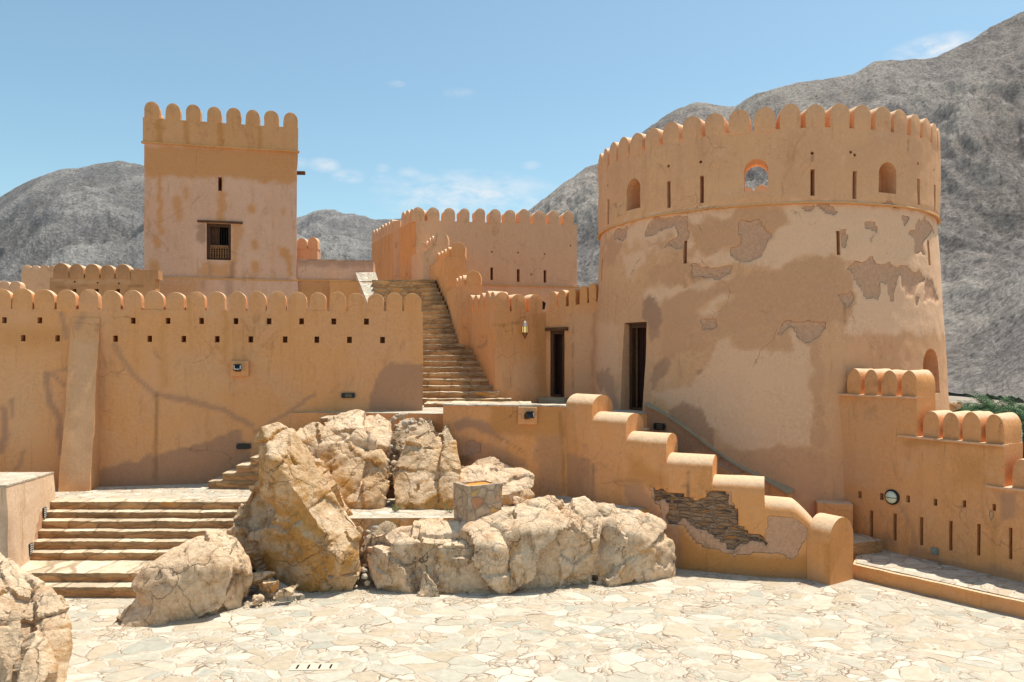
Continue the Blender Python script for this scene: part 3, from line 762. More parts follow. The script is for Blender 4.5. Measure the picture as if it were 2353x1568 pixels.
wall('base', SQ, 4.4, zl, P_SQ, sq, cell=.14, marks=marksb, batter=.09, t0=-.12, l0=-.09, l1=SQ.L + .04, T=4.8)
par = Line(SQ.p(-.04, -.06)[:2], SQ.p(SQ.L + .05, -.06)[:2], .5); par.n = SQ.n
P_SQU = P_SQ.copy(); P_SQU.name = 'plaster_parapet'
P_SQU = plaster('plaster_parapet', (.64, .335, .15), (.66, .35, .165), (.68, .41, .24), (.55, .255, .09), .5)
wall('parapet', par, zc + .002, zcr, P_SQU, sq, cell=.09, marks=marksu)
lnR = Line(par.p(par.L - .5, .5)[:2], par.p(par.L - .5, 4.7)[:2], -.5)
wall('parapet', Line(par.p(par.L - .5, .52)[:2], par.p(par.L - .5, 4.6)[:2], -.5), zc + .002, zcr, P_SQU, sq, cell=.2)
wall('parapet', Line(par.p(.0, .52)[:2], par.p(.0, 4.6)[:2], -.5), zc + .002, zcr, P_SQU, sq, cell=.2)
wall('parapet', Line(par.p(.0, 4.6)[:2], par.p(par.L, 4.6)[:2], .45), zc + .002, zcr, P_SQU, sq, cell=.2)
ctr = [110, 258, 402, 546, 683, 816, 949, 1081]
for c in ctr:
    l = par.hit(C2[1] + c * C2[0], 270)[0]; merlon(sq, par.p(l, 0, zcr - .01), par.rz, .53, .60, .35, P_SQU, topk=1.1)
    merlon(sq, par.p(l, 4.6, zcr - .01), par.rz, .53, .60, .42, P_SQU, topk=1.1)
for k in range(1, 6):
    merlon(sq, par.p(par.L, .2 + k * .72, zcr - .01), par.rz + math.pi / 2, .5, .58, .45, P_SQU)
    merlon(sq, par.p(.0 + .46, .2 + k * .72, zcr - .01), par.rz + math.pi / 2, .5, .58, .45, P_SQU)
# mouldings: a thin gold-coloured bead under the parapet and at the ledge
for (zz, off, pa) in ((zc, -.09, 'cornice'), (zl, -.13, 'ledge')):
    S, Fq = lattice(60, 2, 3)
    l = -.1 + S[:, 0] * (SQ.L + .2); tt = off + S[:, 1] * .2; z = zz - .035 + S[:, 2] * .06
    V = np.stack([SQ.A.x + SQ.d.x * l + SQ.n.x * tt, SQ.A.y + SQ.d.y * l + SQ.n.y * tt, z], 1)
    mesh_obj(pa, und(V, .02, .006), Fq, P_GOLD, sq)
# the window
wn = root('tmp', (0, 0, 0), None, None); COL.objects.unlink(wn); bpy.data.objects.remove(wn)
def lbox(bm, ln, l, t, z, s, bev=0): box(bm, ln.p(l, t, z), s, ln.rz, bev)
bm = bmesh.new(); hw = wwin / 2; hz = zw1 - zw0; zm = (zw0 + zw1) / 2
for s_ in (-1, 1): lbox(bm, SQ, lwin + s_ * (hw - .055), .12, zm, (.11, .12, hz))
lbox(bm, SQ, lwin, .12, zw1 - .06, (wwin - .225, .12, .12)); lbox(bm, SQ, lwin, .12, zw0 + .04, (wwin - .225, .12, .08))
win = bm_obj('window', bm, M_WOOD, sq, smooth=False)
zr = zw0 + hz * .40
bm = bmesh.new(); lbox(bm, SQ, lwin, .08, zr - .03, (wwin - .23, .06, .1))
bm_obj('rail', bm, M_WOODL, win, smooth=False)
bw = (wwin - .24) / 7
for k in range(8):                       # fretwork balusters with a diamond at the head
    bm = bmesh.new(); lc = lwin - (wwin - .24) / 2 + bw * k
    zb = zw0 + .08; zt2 = zr - .08
    prof = [(0.020, zb), (.032, zb + .03), (.022, zb + .12), (.034, zb + (zt2 - zb) * .55), (.012, zb + (zt2 - zb) * .64), (.044, zb + (zt2 - zb) * .70), (.012, zb + (zt2 - zb) * .82), (.052, zt2)]
    vs = []
    for (hwid, zz) in prof:
        vs.append([bm.verts.new(SQ.p(lc + a * hwid, b, zz)) for a, b in ((-1, .06), (1, .06), (1, .10), (-1, .10))])
    for a, b in zip(vs, vs[1:]):
        for i in range(4): bm.faces.new((a[i], a[(i + 1) % 4], b[(i + 1) % 4], b[i]))
    bm.faces.new(vs[0][::-1]); bm.faces.new(vs[-1])
    bm_obj('baluster', bm, M_WOODL, win, smooth=False)
bm = bmesh.new(); lbox(bm, SQ, lwin - wwin * .19, .22, (zr + zw1) / 2, (wwin * .37, .04, zw1 - zr - .1))
for k in range(3): lbox(bm, SQ, lwin - wwin * .33 + k * wwin * .13, .19, (zr + zw1) / 2, (.012, .02, zw1 - zr - .12))
bm_obj('shutter', bm, M_WOOD, win, smooth=False)
bm = bmesh.new(); lbox(bm, SQ, lwin, .62, (zw0 + zw1) / 2, (wwin + .02, .03, zw1 - zw0 + .02)); bm_obj('interior_shade_panel', bm, M_DARK, win, smooth=False)  # black panel put in for the unlit room behind the window
for k in range(3):
    bm = bmesh.new(); l = lwin + wwin * (.07 + .11 * k); cyl(bm, SQ.p(l, .15, zr), SQ.p(l, .15, zw1 - .1), .008, seg=6)
    bm_obj('bar', bm, M_BLACK, win)
bm = bmesh.new(); la = SQ.hit(454, 510)[0]; lb = SQ.hit(558, 514)[0]; zz = SQ.hit(504, 511)[1]
lbox(bm, SQ, (la + lb) / 2, .02, zz, (lb - la, .22, .085), .01); bm_obj('lintel', bm, M_WOODH, sq, smooth=False)
bm = bmesh.new(); P1 = at(681, 398, 30.2); box(bm, P1 + Vector((.12, 0, 0)), (.45, .14, .13), .05, .01); bm_obj('spout', bm, M_WOODH, sq, smooth=False)

# the low block right of the tower, with its paved sloping cheek
BL = Line(SQ.p(SQ.L + .02, .05)[:2], (-5.47, 30.1), 2.0)
bl = root('side_block', BL.p(1.4, 1), 'low plain plaster block joined to the right side of the square tower', 'wall')
zbt = EYE + (HOR - 598) / F * 30.0; zbl = EYE + (HOR - 646) / F * 30
wall('wall_body', BL, 4.6, zbt, P_SQ, bl, cell=.09, marks=[('P.8', [(1130, 1170), (1680, 1175), (1680, 1230), (1130, 1220)], 5, 0, C2), ('G', [(1150, 1320), (1560, 1330), (1560, 1500), (1150, 1500)], 9, 0, C2), ('P.6', [(1080, 1330), (1060, 1400), (1120, 1480)], 4, 4, C2), ('D.6', [(1130, 1178), (1680, 1182)], 2, 2, C2)])
S, Fq = lattice(30, 2, 3); l = S[:, 0] * BL.L * .80 - .02; tt = -.07 + S[:, 1] * .2; z = zbl - .035 + S[:, 2] * .06
mesh_obj('ledge', und(np.stack([BL.A.x + BL.d.x * l + BL.n.x * tt, BL.A.y + BL.d.y * l + BL.n.y * tt, z], 1), .02, .006), Fq, P_GOLD, bl)
# two-merlon stub behind
SB = Line((-9.9, 34), (at(729, 597, 34).x, 34), .6)
sb = root('parapet_stub', SB.p(.6), 'short parapet with two rounded merlons rising behind the square tower', 'wall')
zsb = EYE + (HOR - 571) / F * 34
wall('wall_body', SB, 6.5, zsb, P_KEEP, sb, cell=.12)
for x in (694, 719): merlon(sb, SB.p(SB.hit(x, 570)[0], -.02, zsb - .01), 0, .46, .50, .5, P_KEEP)

# far-left parapets behind the curtain wall
BK = Line((-15.6, 25.0), (-12.0, 25.6), .5)
bk = root('inner_wall', BK.p(2), 'darker cracked inner wall with five big merlons left of the square tower', 'wall')
zbk = EYE + (HOR - 639) / F * 25.2
cuts = [slot_px(BK, x, 664, 690, 9, .5) for x in (171, 222, 271)] + [dot_px(BK, x, y, .03) for x, y in ((171.5, 648), (224, 650), (273, 652))]
wall('wall_body', BK, 4.6, zbk, P_BACK, bk, cell=.08, cuts=cuts, l0=BK.hit(114, 640)[0], marks=[('R.8', [(120, 640), (300, 645), (300, 652), (120, 650)], 5), ('D.8', [(285, 680), (300, 655), (325, 660)], 2, 1.2), ('D.8', [(300, 655), (302, 640)], 2, 1.0), ('D.6', [(128, 660), (160, 662), (200, 655)], 2, 1.0)])
for x in (140, 176, 211.5, 246.5, 282): merlon(bk, BK.p(BK.hit(x, 639)[0], 0, zbk - .01), BK.rz, .45, .50, .48, P_BACK, topk=1.05)
wall('end_block', BK, zbk, zbk + .3, P_BACK, bk, cell=.1, l0=BK.hit(300, 639)[0], l1=BK.hit(327, 639)[0] + .5)
BK2 = Line(at(50, 600, 31)[:2], at(330, 600, 32.5)[:2], .6)
b2 = root('rear_wall', BK2.p(2), 'sunlit rear parapet with small merlons behind the darker inner wall', 'wall')
zb2 = EYE + (HOR - 628) / F * 31
wall('wall_body', BK2, 5.0, zb2, P_KEEP, b2, cell=.12)
merlon_row(b2, BK2, zb2 - .01, [BK2.hit(x, 620)[0] for x in (62, 82, 102, 122, 143, 168, 203, 238, 270, 300, 318)], .35, .36, .55, P_KEEP)
BK3 = Line(at(-60, 660, 22.5)[:2], at(46, 660, 22.8)[:2], .5)
b3 = root('low_parapet', BK3.p(.8), 'short parapet with rounded merlons at the photo edge behind the curtain wall', 'wall')
zb3 = EYE + (HOR - 664) / F * 22.6
wall('wall_body', BK3, 4.5, zb3, P_KEEP, b3, cell=.12)
merlon_row(b3, BK3, zb3 - .01, [BK3.hit(x, 660)[0] for x in (-42, -16, 9.5, 34)], .28, .27, .45, P_KEEP)

# ================================================================== KEEP (centre back)
K = Line((-4.11, 32.5), (2.93, 34.4), 4.0)
kp = root('keep', K.p(3.5, 2), 'large crenellated keep with three slits at the head of the long stairs', 'building')
zk = K.hit(1000, 509)[1]; zkl = K.hit(1200, 658)[1]
cuts = [slot_px(K, x, y, y + 29, 6.5, .6) for x, y in ((1130, 615), (1191, 619), (1252.5, 621))] + [dot_px(K, x, y, .04) for x, y in ((1130.5, 579), (1190.5, 581), (1251.5, 584), (1311, 565), (1221, 631))]
zkt = lambda l: zk + .02 * l
wall('main_face', K, zkl, zkt, P_KEEP, kp, cell=.12, cuts=cuts, T=1.0)
wall('base', K, 2.5, zkl, P_KEEP, kp, cell=.2, t0=-.1, T=1.1, l0=-.05, l1=K.L + .08)
xs = [488, 585, 688, 787, 889, 988, 1085, 1181, 1278, 1374, 1468]
for x in xs: l = K.hit(C3[1] + x * C3[0], 500)[0]; merlon(kp, K.p(l, 0, zkt(l) - .01), K.rz, .485, .62, .62, P_KEEP, topk=1.05)
S, Fq = lattice(70, 2, 3); l = 1.1 + S[:, 0] * (K.L - 1.0); tt = -.13 + S[:, 1] * .2; z = zkl - .03 + S[:, 2] * .055
mesh_obj('ledge', und(np.stack([K.A.x + K.d.x * l + K.n.x * tt, K.A.y + K.d.y * l + K.n.y * tt, z], 1), .02, .006), Fq, P_GOLD, kp)
# left flank: near stretch, jog, far stretch
KA = Line(at(919, 500, 34.2)[:2], (-4.11, 32.52), .8)
KB = Line(at(854, 540, 39.0)[:2], at(903, 520, 35.4)[:2], .8)
KC = Line(at(903, 520, 35.4)[:2], at(919, 500, 34.15)[:2], .8)
KC = Line(at(903, 500, 34.6)[:2], at(919.5, 500, 34.5)[:2], 1.2)
for ln_, nm in ((KA, 'flank'), (KB, 'flank'), (KC, 'flank')):
    wall(nm, ln_, 4.0, zk + (.0 if ln_ is not KC else .35), P_RAMP if ln_ is not KC else P_KEEP, kp, cell=.14)
merlon_row(kp, KA, zk - .01, spaced(.1, KA.L - .25, 3), .44, .62, .6, P_KEEP)
merlon_row(kp, KB, zk - .01, spaced(0, KB.L, 7), .42, .6, .6, P_KEEP)
# long stairs
st = root('long_staircase', (-2, 22.2, 3.1), 'long worn stone staircase of about twenty-four steps climbing to the keep', 'staircase')
rows = []; NS = 24
for k in range(NS):
    yf = 22.2 + .292 * k; yc = yf + .15
    xl = -2.75 - .33 * (yc - 22.2)
    xr = -.33 - .40 * (yc - 22.2) if yc < 24.75 else -1.60 - .335 * (yc - 24.75)
    if k == 0: xr += .25
    rows.append((xl - .3, xr + .12, yf, yf + .34, 3.1 + .18 * k - .1, 3.1 + .18 * (k + 1)))
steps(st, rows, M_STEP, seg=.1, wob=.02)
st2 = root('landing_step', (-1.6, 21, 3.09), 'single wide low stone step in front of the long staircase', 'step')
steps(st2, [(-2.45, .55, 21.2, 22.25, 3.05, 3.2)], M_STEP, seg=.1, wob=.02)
# left cheek of the stairs, stone-paved slope
ck = root('stair_cheek', (-5, 27, 5), 'sloping stone-paved cheek wall on the left of the long staircase', 'wall')
def quadprism(top, z0):
    V = [Vector(p) for p in top] + [Vector((p[0], p[1], z0)) for p in top]
    return V, [(0, 1, 2, 3), (7, 6, 5, 4), (0, 4, 5, 1), (1, 5, 6, 2), (2, 6, 7, 3), (3, 7, 4, 0)]
a, b, c_, d = at(816, 627.5, 30.0), at(862.5, 627.5, 30.0), at(893, 722, 27.3), at(850, 712, 27.3)
V, Fq = quadprism([a, d, c_, b], 3.2)
mesh_obj('cheek_body', V, Fq, P_SQ, ck, smooth=False)
n_ = ((d - a).cross(c_ - a)).normalized(); n_ = n_ if n_.z > 0 else -n_
V = [p + n_ * .005 for p in (a, d, c_, b)] + [p + n_ * .035 for p in (a, d, c_, b)]
mesh_obj('paving', V, [(3, 2, 1, 0), (4, 5, 6, 7), (0, 1, 5, 4), (1, 2, 6, 5), (2, 3, 7, 6), (3, 0, 4, 7)], M_PAVE2, ck, smooth=False)

# stepped parapets on the right of the stairs
def parapet_block(name, label, FL, FRx, back, z_led, z_top, mat, n_side, zlow, wmer, hmer, marks=(), off=.22, one=True, Tw=.55):
    """FL: front-left corner on the stairs, FRx: X of front right corner; back: (x, y) of the far end of the long side"""
    r = root(name, (FL[0], FL[1], zlow), label, 'wall')
    S, Fq = lattice(max(4, int((FRx - FL[0]) / .09)), max(4, int((back[1] - FL[1]) / .12)), max(6, int((z_led - zlow) / .1)))
    dx = (back[0] - FL[0]) / (back[1] - FL[1])
    Yv = FL[1] + S[:, 1] * (back[1] - FL[1])
    X = FL[0] + dx * (Yv - FL[1]) + S[:, 0] * (FRx - FL[0])
    z = zlow + S[:, 2] * (z_led - zlow)
    V = np.stack([X, Yv, z], 1)
    mesh_obj('wall_body', und(V, .025, .008), Fq, mat, r, attrs=wear_attrs(V, marks) if marks else None, sharp=50)
    side = Line((FL[0] + off, FL[1] + .02), (back[0] + off, back[1]), -Tw)
    for k in range(n_side):
        l = .62 + k * .62
        if l > side.L - .2: break
        merlon(r, side.p(l, 0, z_led - .01), side.rz + math.pi, wmer * .9, hmer * .95, .0 + Tw * .7, mat)
    return r, side
s2, _ = parapet_block('stair_parapet', 'lowest stepped parapet block with rounded merlons beside the long staircase', (-1.72, 24.9), -.98, (-2.42, 27.7), 6.84, 0, P_RAMP, 3, 3.0, .44, .46)
merlon(s2, (-1.26, 24.92, 6.83), 0, .50, .50, .6, P_RAMP)
s3, _ = parapet_block('stair_parapet', 'middle stepped parapet block with rounded merlons beside the long staircase', (-2.42, 27.6), -1.66, (-3.3, 30.5), 8.11, 0, P_RAMP, 4, 4.0, .46, .50)
merlon(s3, (-1.95, 27.62, 8.10), 0, .56, .56, .6, P_RAMP)
s4, _ = parapet_block('stair_parapet', 'highest stepped parapet block with rounded merlons just below the keep', (-3.3, 30.4), -2.5, (-4.1, 33), 8.94, 0, P_KEEP, 3, 5.0, .5, .52)
merlon(s4, (-2.85, 30.42, 8.93), 0, .62, .56, .6, P_KEEP)
# sloping shoulder between the stairs and the keep corner
S, Fq = lattice(10, 14, 20); Yv = 30.4 + S[:, 1] * 2.2; X = -3.32 - .335 * (Yv - 30.4) + S[:, 0] * .4 - .0; zt2 = 8.94 + (Yv - 30.4) * -.02
p0 = at(948, 585, 32.2)
z = 5 + S[:, 2] * (8.75 + (Yv - 30.4) * .03 - 5)
mesh_obj('shoulder', und(np.stack([X - .25, Yv, z], 1), .02, .01), Fq, P_KEEP, s4)
merlon(s4, at(969, 583, 31.8) + Vector((0, 0, -.05)), R(8), .48, .55, .5, P_KEEP)

# gate wall: lantern bay and door bay
GW = Line((-.497, 22.6), (1.055, 23.3), 1.2)
gw = root('gate_wall', GW.p(.8), 'crenellated wall with a brass lantern and a dark doorway left of the round tower', 'wall')
zg = GW.hit(1180, 715.5)[1]
crk = [('D.8', [(985, 875), (1060, 872), (1140, 855)], 2, 1.6, C3), ('P.7', [(1000, 1380), (1330, 1395)], 6, 7, C3), ('R.5', [(1000, 1100), (1200, 1080), (1250, 1300), (1020, 1330)], 30, 0, C3), ('G.6', [(1230, 800), (1330, 800), (1330, 1300), (1280, 1300)], 14, 0, C3)]
wall('lantern_bay', GW, 2.9, zg, P_RAMP, gw, cell=.07, marks=crk, T=.6)
merlon_row(gw, GW, zg - .01, [GW.hit(C3[1] + x * C3[0], 700)[0] for x in (1036, 1143, 1254)], .455, .575, .55, P_RAMP, topk=1.0)
GS = Line((-1.42, 24.9), (-.497, 22.62), .5)          # flank along the stairs
wall('flank', GS, 2.9, lambda l: zg + .12 * (1 - l / 2.4), P_RAMP, gw, cell=.07, marks=[('P.9', [(975, 900), (950, 970), (900, 1010), (880, 1010)], 4, 4, C3), ('G.8', [(830, 1030), (890, 1180), (960, 1330), (985, 1380)], 8, 9, C3)])
merlon_row(gw, GS, zg + .06, [.15, .68, 1.2, 1.72, 2.2], .38, .56, .45, P_RAMP)
DW = Line((1.055, 23.3), (2.78, 22.2), .9)
zd0 = DW.hit(1262, 712)[1]; zd1 = DW.hit(1365, 695)[1]
dwt = lambda l: zd0 + (zd1 - zd0) * l / 1.6
ld0 = DW.hit(1264, 800)[0]; ld1 = DW.hit(1297, 800)[0]; zdt = DW.hit(1280, 759)[1]; zdb = 3.28
wall('door_bay', DW, 2.9, dwt, P_RAMP, gw, cell=.07, cuts=[slot(DW, (ld0 + ld1) / 2, (zdt + zdb) / 2, ld1 - ld0, zdt - zdb, .45)], marks=[('R.6', [(1480, 800), (1640, 800), (1640, 1350), (1480, 1350)], 20, 0, C3), ('D.6', [(1488, 800), (1497, 1320)], 2, 1.4, C3), ('P.6', [(1645, 780), (1625, 1100), (1620, 1200)], 3, 3, C3)], T=.7)
dl_ = [DW.hit(C3[1] + x * C3[0], 700)[0] for x in (1362, 1424, 1490, 1562, 1625)]

for l in dl_: merlon(gw, DW.p(l, 0, dwt(l) - .01), DW.rz, .72 * (dl_[-1] - dl_[0]) / 4, .58, .55, P_RAMP, topk=1.2)
def door(parent, ln, l0, l1, z0, z1, lint, depth=.35, lz=.1):
    bm = bmesh.new(); lc = (l0 + l1) / 2; wd = l1 - l0
    for s_ in (-1, 1): lbox(bm, ln, lc + s_ * (wd / 2 - .05), .12, (z0 + z1) / 2, (.1, .14, z1 - z0))
    lbox(bm, ln, lc, .12, z1 - .06, (wd - .2, .14, .12)); lbox(bm, ln, lc, .12, z0 + .035, (wd - .2, .26, .07))
    fr = bm_obj('door', bm, M_WOOD, parent, smooth=False)
    bm = bmesh.new(); lbox(bm, ln, lc, .34, (z0 + z1) / 2, (wd - .06, .05, z1 - z0 - .1))
    for k in range(5): lbox(bm, ln, l0 + wd * (k + .5) / 5, .31, (z0 + z1) / 2, (.012, .02, z1 - z0 - .25))
    bm_obj('leaf', bm, M_DOOR, fr, smooth=False)
    bm = bmesh.new(); la, lb = lint; lbox(bm, ln, (la + lb) / 2, .03, z1 + .03, (lb - la, .2, lz), .012)
    bm_obj('lintel', bm, M_WOODH, parent, smooth=False)
door(gw, DW, ld0, ld1, zdb, zdt, (DW.hit(1255, 760)[0], DW.hit(1306, 760)[0]))
bm = bmesh.new(); lbox(bm, DW, (ld0 + ld1) / 2, -.18, 3.17, (ld1 - ld0 + .4, .4, .2), .02); bm_obj('door_step', bm, M_SLATE, gw)

# ================================================================== ROUND TOWER
TC = Vector((7.22, 22.36)); R0 = 4.63
ZR = 8.09; ZT = 9.83; ZF = 8.2       # ring, parapet top, roof floor
def tow_r(z): return R0 + .055 * max(0, ZR - z) - (.03 if z < ZR else -.035)
def tow_hit(x, y):                    # tower surface seen at photo position: (theta, z); theta = 0 faces -Y, grows towards +X
    u = (x - 1176.5) / F; r = R0 + .02; z = 6
    for _ in range(4):
        a = u * u + 1; b = -2 * (u * TC.x + TC.y); c = TC.length_squared - r * r
        disc = b * b - 4 * a * c
        Y = (-b - math.sqrt(max(disc, 0))) / (2 * a); z = EYE + (HOR - y) / F * Y; r = tow_r(z)
    return math.atan2(u * Y - TC.x, -(Y - TC.y)), z
def tp(th, r, z): return Vector((TC.x + r * math.sin(th), TC.y - r * math.cos(th), z))
rt = root('round_tower', (TC.x, TC.y, 0), 'huge round crenellated tower with patched peeling plaster, arched windows and a doorway', 'tower')
C4 = (1 / 2.667, 1323.5, 211.4); C5 = (1 / 2.437, 1286.8, 698.5)
tm = []
for p in ([(150, 880), (420, 770), (690, 740), (1000, 715), (1000, 760), (860, 790), (700, 800), (690, 960), (560, 960), (430, 980), (330, 900), (150, 950)],
          [(1200, 870), (1280, 780), (1280, 690), (1640, 680), (2000, 720), (2260, 800), (2280, 1480), (1640, 1480), (1700, 1250), (1650, 1050), (1570, 980), (1450, 990), (1300, 1060), (1080, 1065), (960, 1060), (700, 1040), (690, 1000), (950, 1000), (1060, 1040), (1190, 900)],
          [(690, 1200), (830, 1150), (970, 1125), (760, 1220), (560, 1265), (430, 1290), (400, 1260), (450, 1180), (580, 1180)],
          [(870, 1240), (970, 1230), (960, 1270), (870, 1300), (860, 1400), (745, 1420), (760, 1340), (830, 1290)], [(1060, 1200), (1130, 1150), (1120, 1220), (1070, 1230)], [(300, 980), (440, 990), (440, 1080), (330, 1120), (280, 1060)]):
    tm.append(('R', p, 8, 0, C4, 1.4))
tm.append(('R.8', [(490, 485), (600, 490), (800, 400), (870, 200), (940, 200), (1060, 270), (1250, 260), (1300, 150), (1400, 230), (1410, 790), (1250, 815), (960, 815), (850, 690), (770, 590), (620, 575)], 5, 0, C5, 1.2))
tm.append(('R.5', [(200, 100), (330, 120), (320, 600), (200, 480)], 8, 0, C5, 1.2))
for p in ([(700, 800), (860, 790), (1000, 720), (1260, 700), (1280, 780), (1200, 860), (1130, 790), (1010, 800), (1000, 920), (950, 960), (840, 1005), (720, 960)],
          [(430, 920), (580, 865), (610, 900), (540, 960), (440, 950)], [(450, 1100), (600, 1010), (690, 1050), (690, 1130), (600, 1170), (460, 1150)],
          [(540, 1290), (700, 1220), (960, 1130), (1300, 1065), (1570, 985), (1650, 1060), (1700, 1200), (1640, 1400), (1240, 1420), (900, 1480), (860, 1400), (970, 1240), (780, 1280), (740, 1480), (520, 1480)],
          [(160, 880), (240, 900), (300, 960), (240, 1060), (160, 1050)]):
    tm.append(('G', p, 8, 0, C4, 1.4))
for p in ([(560, 0), (760, 0), (780, 190), (900, 190), (960, 180), (1060, 270), (1280, 250), (1290, 160), (1240, 130), (1250, 0), (1450, 0), (1480, 350), (1410, 400), (1400, 200), (1310, 140)],
          [(560, 0), (560, 300), (640, 300), (860, 210), (780, 180), (760, 0)], [(1415, 300), (1480, 300), (1480, 820), (1415, 800)], [(870, 820), (1180, 810), (1480, 830), (1480, 1090), (1160, 1060), (1000, 940)]):
    tm.append(('G.75', p, 6, 0, C5, 1.2))
for p in ([(420, 840), (500, 770), (690, 760), (690, 880), (640, 960), (550, 950), (620, 880), (600, 830), (430, 880)], [(1010, 790), (1130, 780), (1200, 870), (1130, 1000), (1030, 1050), (960, 1020), (950, 960), (1000, 920)],
          [(1370, 690), (1480, 700), (1430, 740)], [(1480, 690), (1560, 690), (1630, 740), (1600, 765), (1520, 740)],
          [(1660, 1080), (1680, 1040), (1760, 1040), (1820, 1015), (1860, 1050), (2000, 1065), (2090, 1100), (2120, 1090), (2140, 1150), (2100, 1200), (2060, 1250), (2010, 1220), (2005, 1130), (1980, 1110), (1950, 1280), (1920, 1285), (1915, 1170), (1860, 1165), (1860, 1280), (1800, 1270), (1740, 1200)],
          [(2045, 860), (2100, 790), (2140, 755), (2200, 850), (2140, 900), (2140, 1010), (2110, 980), (2070, 920)], [(1770, 800), (1835, 790), (1845, 860), (1780, 835)], [(1625, 1240), (1690, 1220), (1690, 1290), (1650, 1320)],
          [(1620, 840), (1655, 840), (1650, 960), (1625, 950)], [(690, 1040), (760, 1065), (960, 1065), (960, 1110), (860, 1150), (720, 1130)], [(230, 860), (330, 820), (310, 890), (230, 910)],
          [(2140, 1150), (2170, 1150), (2210, 1240), (2200, 1290), (2140, 1280)], [(2070, 1265), (2110, 1265), (2100, 1310)], [(2000, 765), (2055, 775), (2020, 810)], [(750, 1400), (860, 1400), (860, 1450), (780, 1465)], [(1870, 675), (1960, 680), (1950, 700), (1875, 695)]):
    tm.append(('B', p, 2.2, 0, C4, .7))
tm.append(('B', [(1210, 175), (1255, 92), (1330, 105), (1490, 83), (1500, 140), (1430, 205), (1400, 208), (1345, 190), (1305, 135), (1260, 140)], 2.2, 0, C5, .7))
for p in ([(400, 1300), (440, 1255), (515, 1270), (520, 1400), (470, 1480), (440, 1440), (400, 1380)],):
    tm.append(('P', p, 3, 0, C4, .8))
for p in ([(455, 0), (560, 0), (545, 200), (500, 220), (480, 90)], [(500, 430), (540, 340), (600, 295), (620, 340), (560, 440), (510, 480)], [(620, 590), (700, 560), (780, 590), (850, 690), (850, 790), (760, 740), (640, 640)],
          [(205, 400), (240, 355), (290, 370), (320, 440), (325, 600), (290, 600), (270, 500), (220, 480)], [(750, 370), (800, 370), (790, 400), (755, 400)]):
    tm.append(('P.8', p, 3, 0, C5, .8))
for p, wd_ in (([(1440, 385), (1435, 460)], 1.1), ([(1640, 1290), (1635, 1380), (1655, 1440)], 1.1), ([(1835, 860), (1812, 920)], 1.0), ([(2030, 290), (2020, 370)], 1.0)):
    tm.append(('D.7', p, 1.2, wd_, C4, .6))
tm += [('G.6', [(240, 400), (265, 400), (260, 640), (240, 640)], 4, 0, C4), ('G.6', [(410, 350), (440, 350), (430, 700), (405, 700)], 5, 0, C4), ('G.5', [(620, 300), (650, 300), (650, 620), (620, 620)], 6, 0, C4), ('G.5', [(780, 280), (800, 280), (800, 480), (780, 480)], 5, 0, C4), ('G.4', [(1290, 240), (1360, 240), (1350, 620), (1290, 620)], 8, 0, C4)]
def ring_mesh(name, r_out, r_in, z0, z1, dth, dz, mat, marks=(), cuts=(), th0=-math.pi, th1=math.pi):
    """closed thick ring (tube wall)"""
    nth = int((th1 - th0) / dth); nz = max(1, int((z1 - z0) / dz)); V = []; Fq = []
    prof = [(0, k / nz) for k in range(nz + 1)] + [(1, 1 - k / max(2, nz // 3)) for k in range(max(2, nz // 3) + 1)]
    m = len(prof)
    for i in range(nth):
        th = th0 + (th1 - th0) * i / nth
        for (side, q) in prof:
            z = z0 + (z1 - z0) * q; r = r_out(z) if side == 0 else r_in
            V.append(tuple(tp(th, r, z)))
    for i in range(nth):
        for k in range(m): Fq.append((i * m + k, ((i + 1) % nth) * m + k, ((i + 1) % nth) * m + (k + 1) % m, i * m + (k + 1) % m))
    V = np.array(V)
    attrs = None
    if marks:
        attrs = wear_attrs(V, marks)
        back = (V[:, 1] > TC.y - 1.0) & (V[:, 0] < TC.x + 20) & (((V[:, 0] - TC.x) * TC.x + (V[:, 1] - TC.y) * TC.y) > -TC.length * R0 * .12)
        for k in attrs: attrs[k][back, :3] = 0
    V = und(V, .03, .010)
    if attrs:
        kk = sm((attrs['wear_and_shade'][:, 2] - .3) * 2) * .032
        dx = V[:, 0] - TC.x; dy = V[:, 1] - TC.y; rr = np.hypot(dx, dy); V[:, 0] -= dx / rr * kk; V[:, 1] -= dy / rr * kk
    o = mesh_obj(name, V, Fq, mat, rt, attrs=attrs, sharp=45)
    bm = bmesh.new(); bm.from_mesh(o.data); bmesh.ops.recalc_face_normals(bm, faces=bm.faces); bm.to_mesh(o.data); bm.free()
    if cuts: carve(o, cuts)
    return o
def tcut(x, y0, y1, wpx, depth=.45):
    xa, xb = x - wpx / 2, x + wpx / 2
    th, za = tow_hit(x, y0); _, zb = tow_hit(x, y1); ta, _ = tow_hit(xa, y0); tb, _ = tow_hit(xb, y0)
    wd = abs(tb - ta) * R0
    return th, min(za, zb), max(za, zb), wd
def tslit(x, y0, y1, wpx, depth=.45):
    th, za, zb, wd = tcut(x, y0, y1, wpx); wd = min(max(wd, .085), .15)
    def f(bm):
        r = tow_r((za + zb) / 2); c = tp(th, r + .15 - (depth + .15) / 2, (za + zb) / 2)
        box(bm, c, (wd, depth + .15, zb - za), th)
    return f
def tdot(x, y, r=.04):
    th, z = tow_hit(x, y)
    def f(bm): cyl(bm, tp(th, R0 + .2, z), tp(th, R0 - .25, z), r, seg=10)
    return f
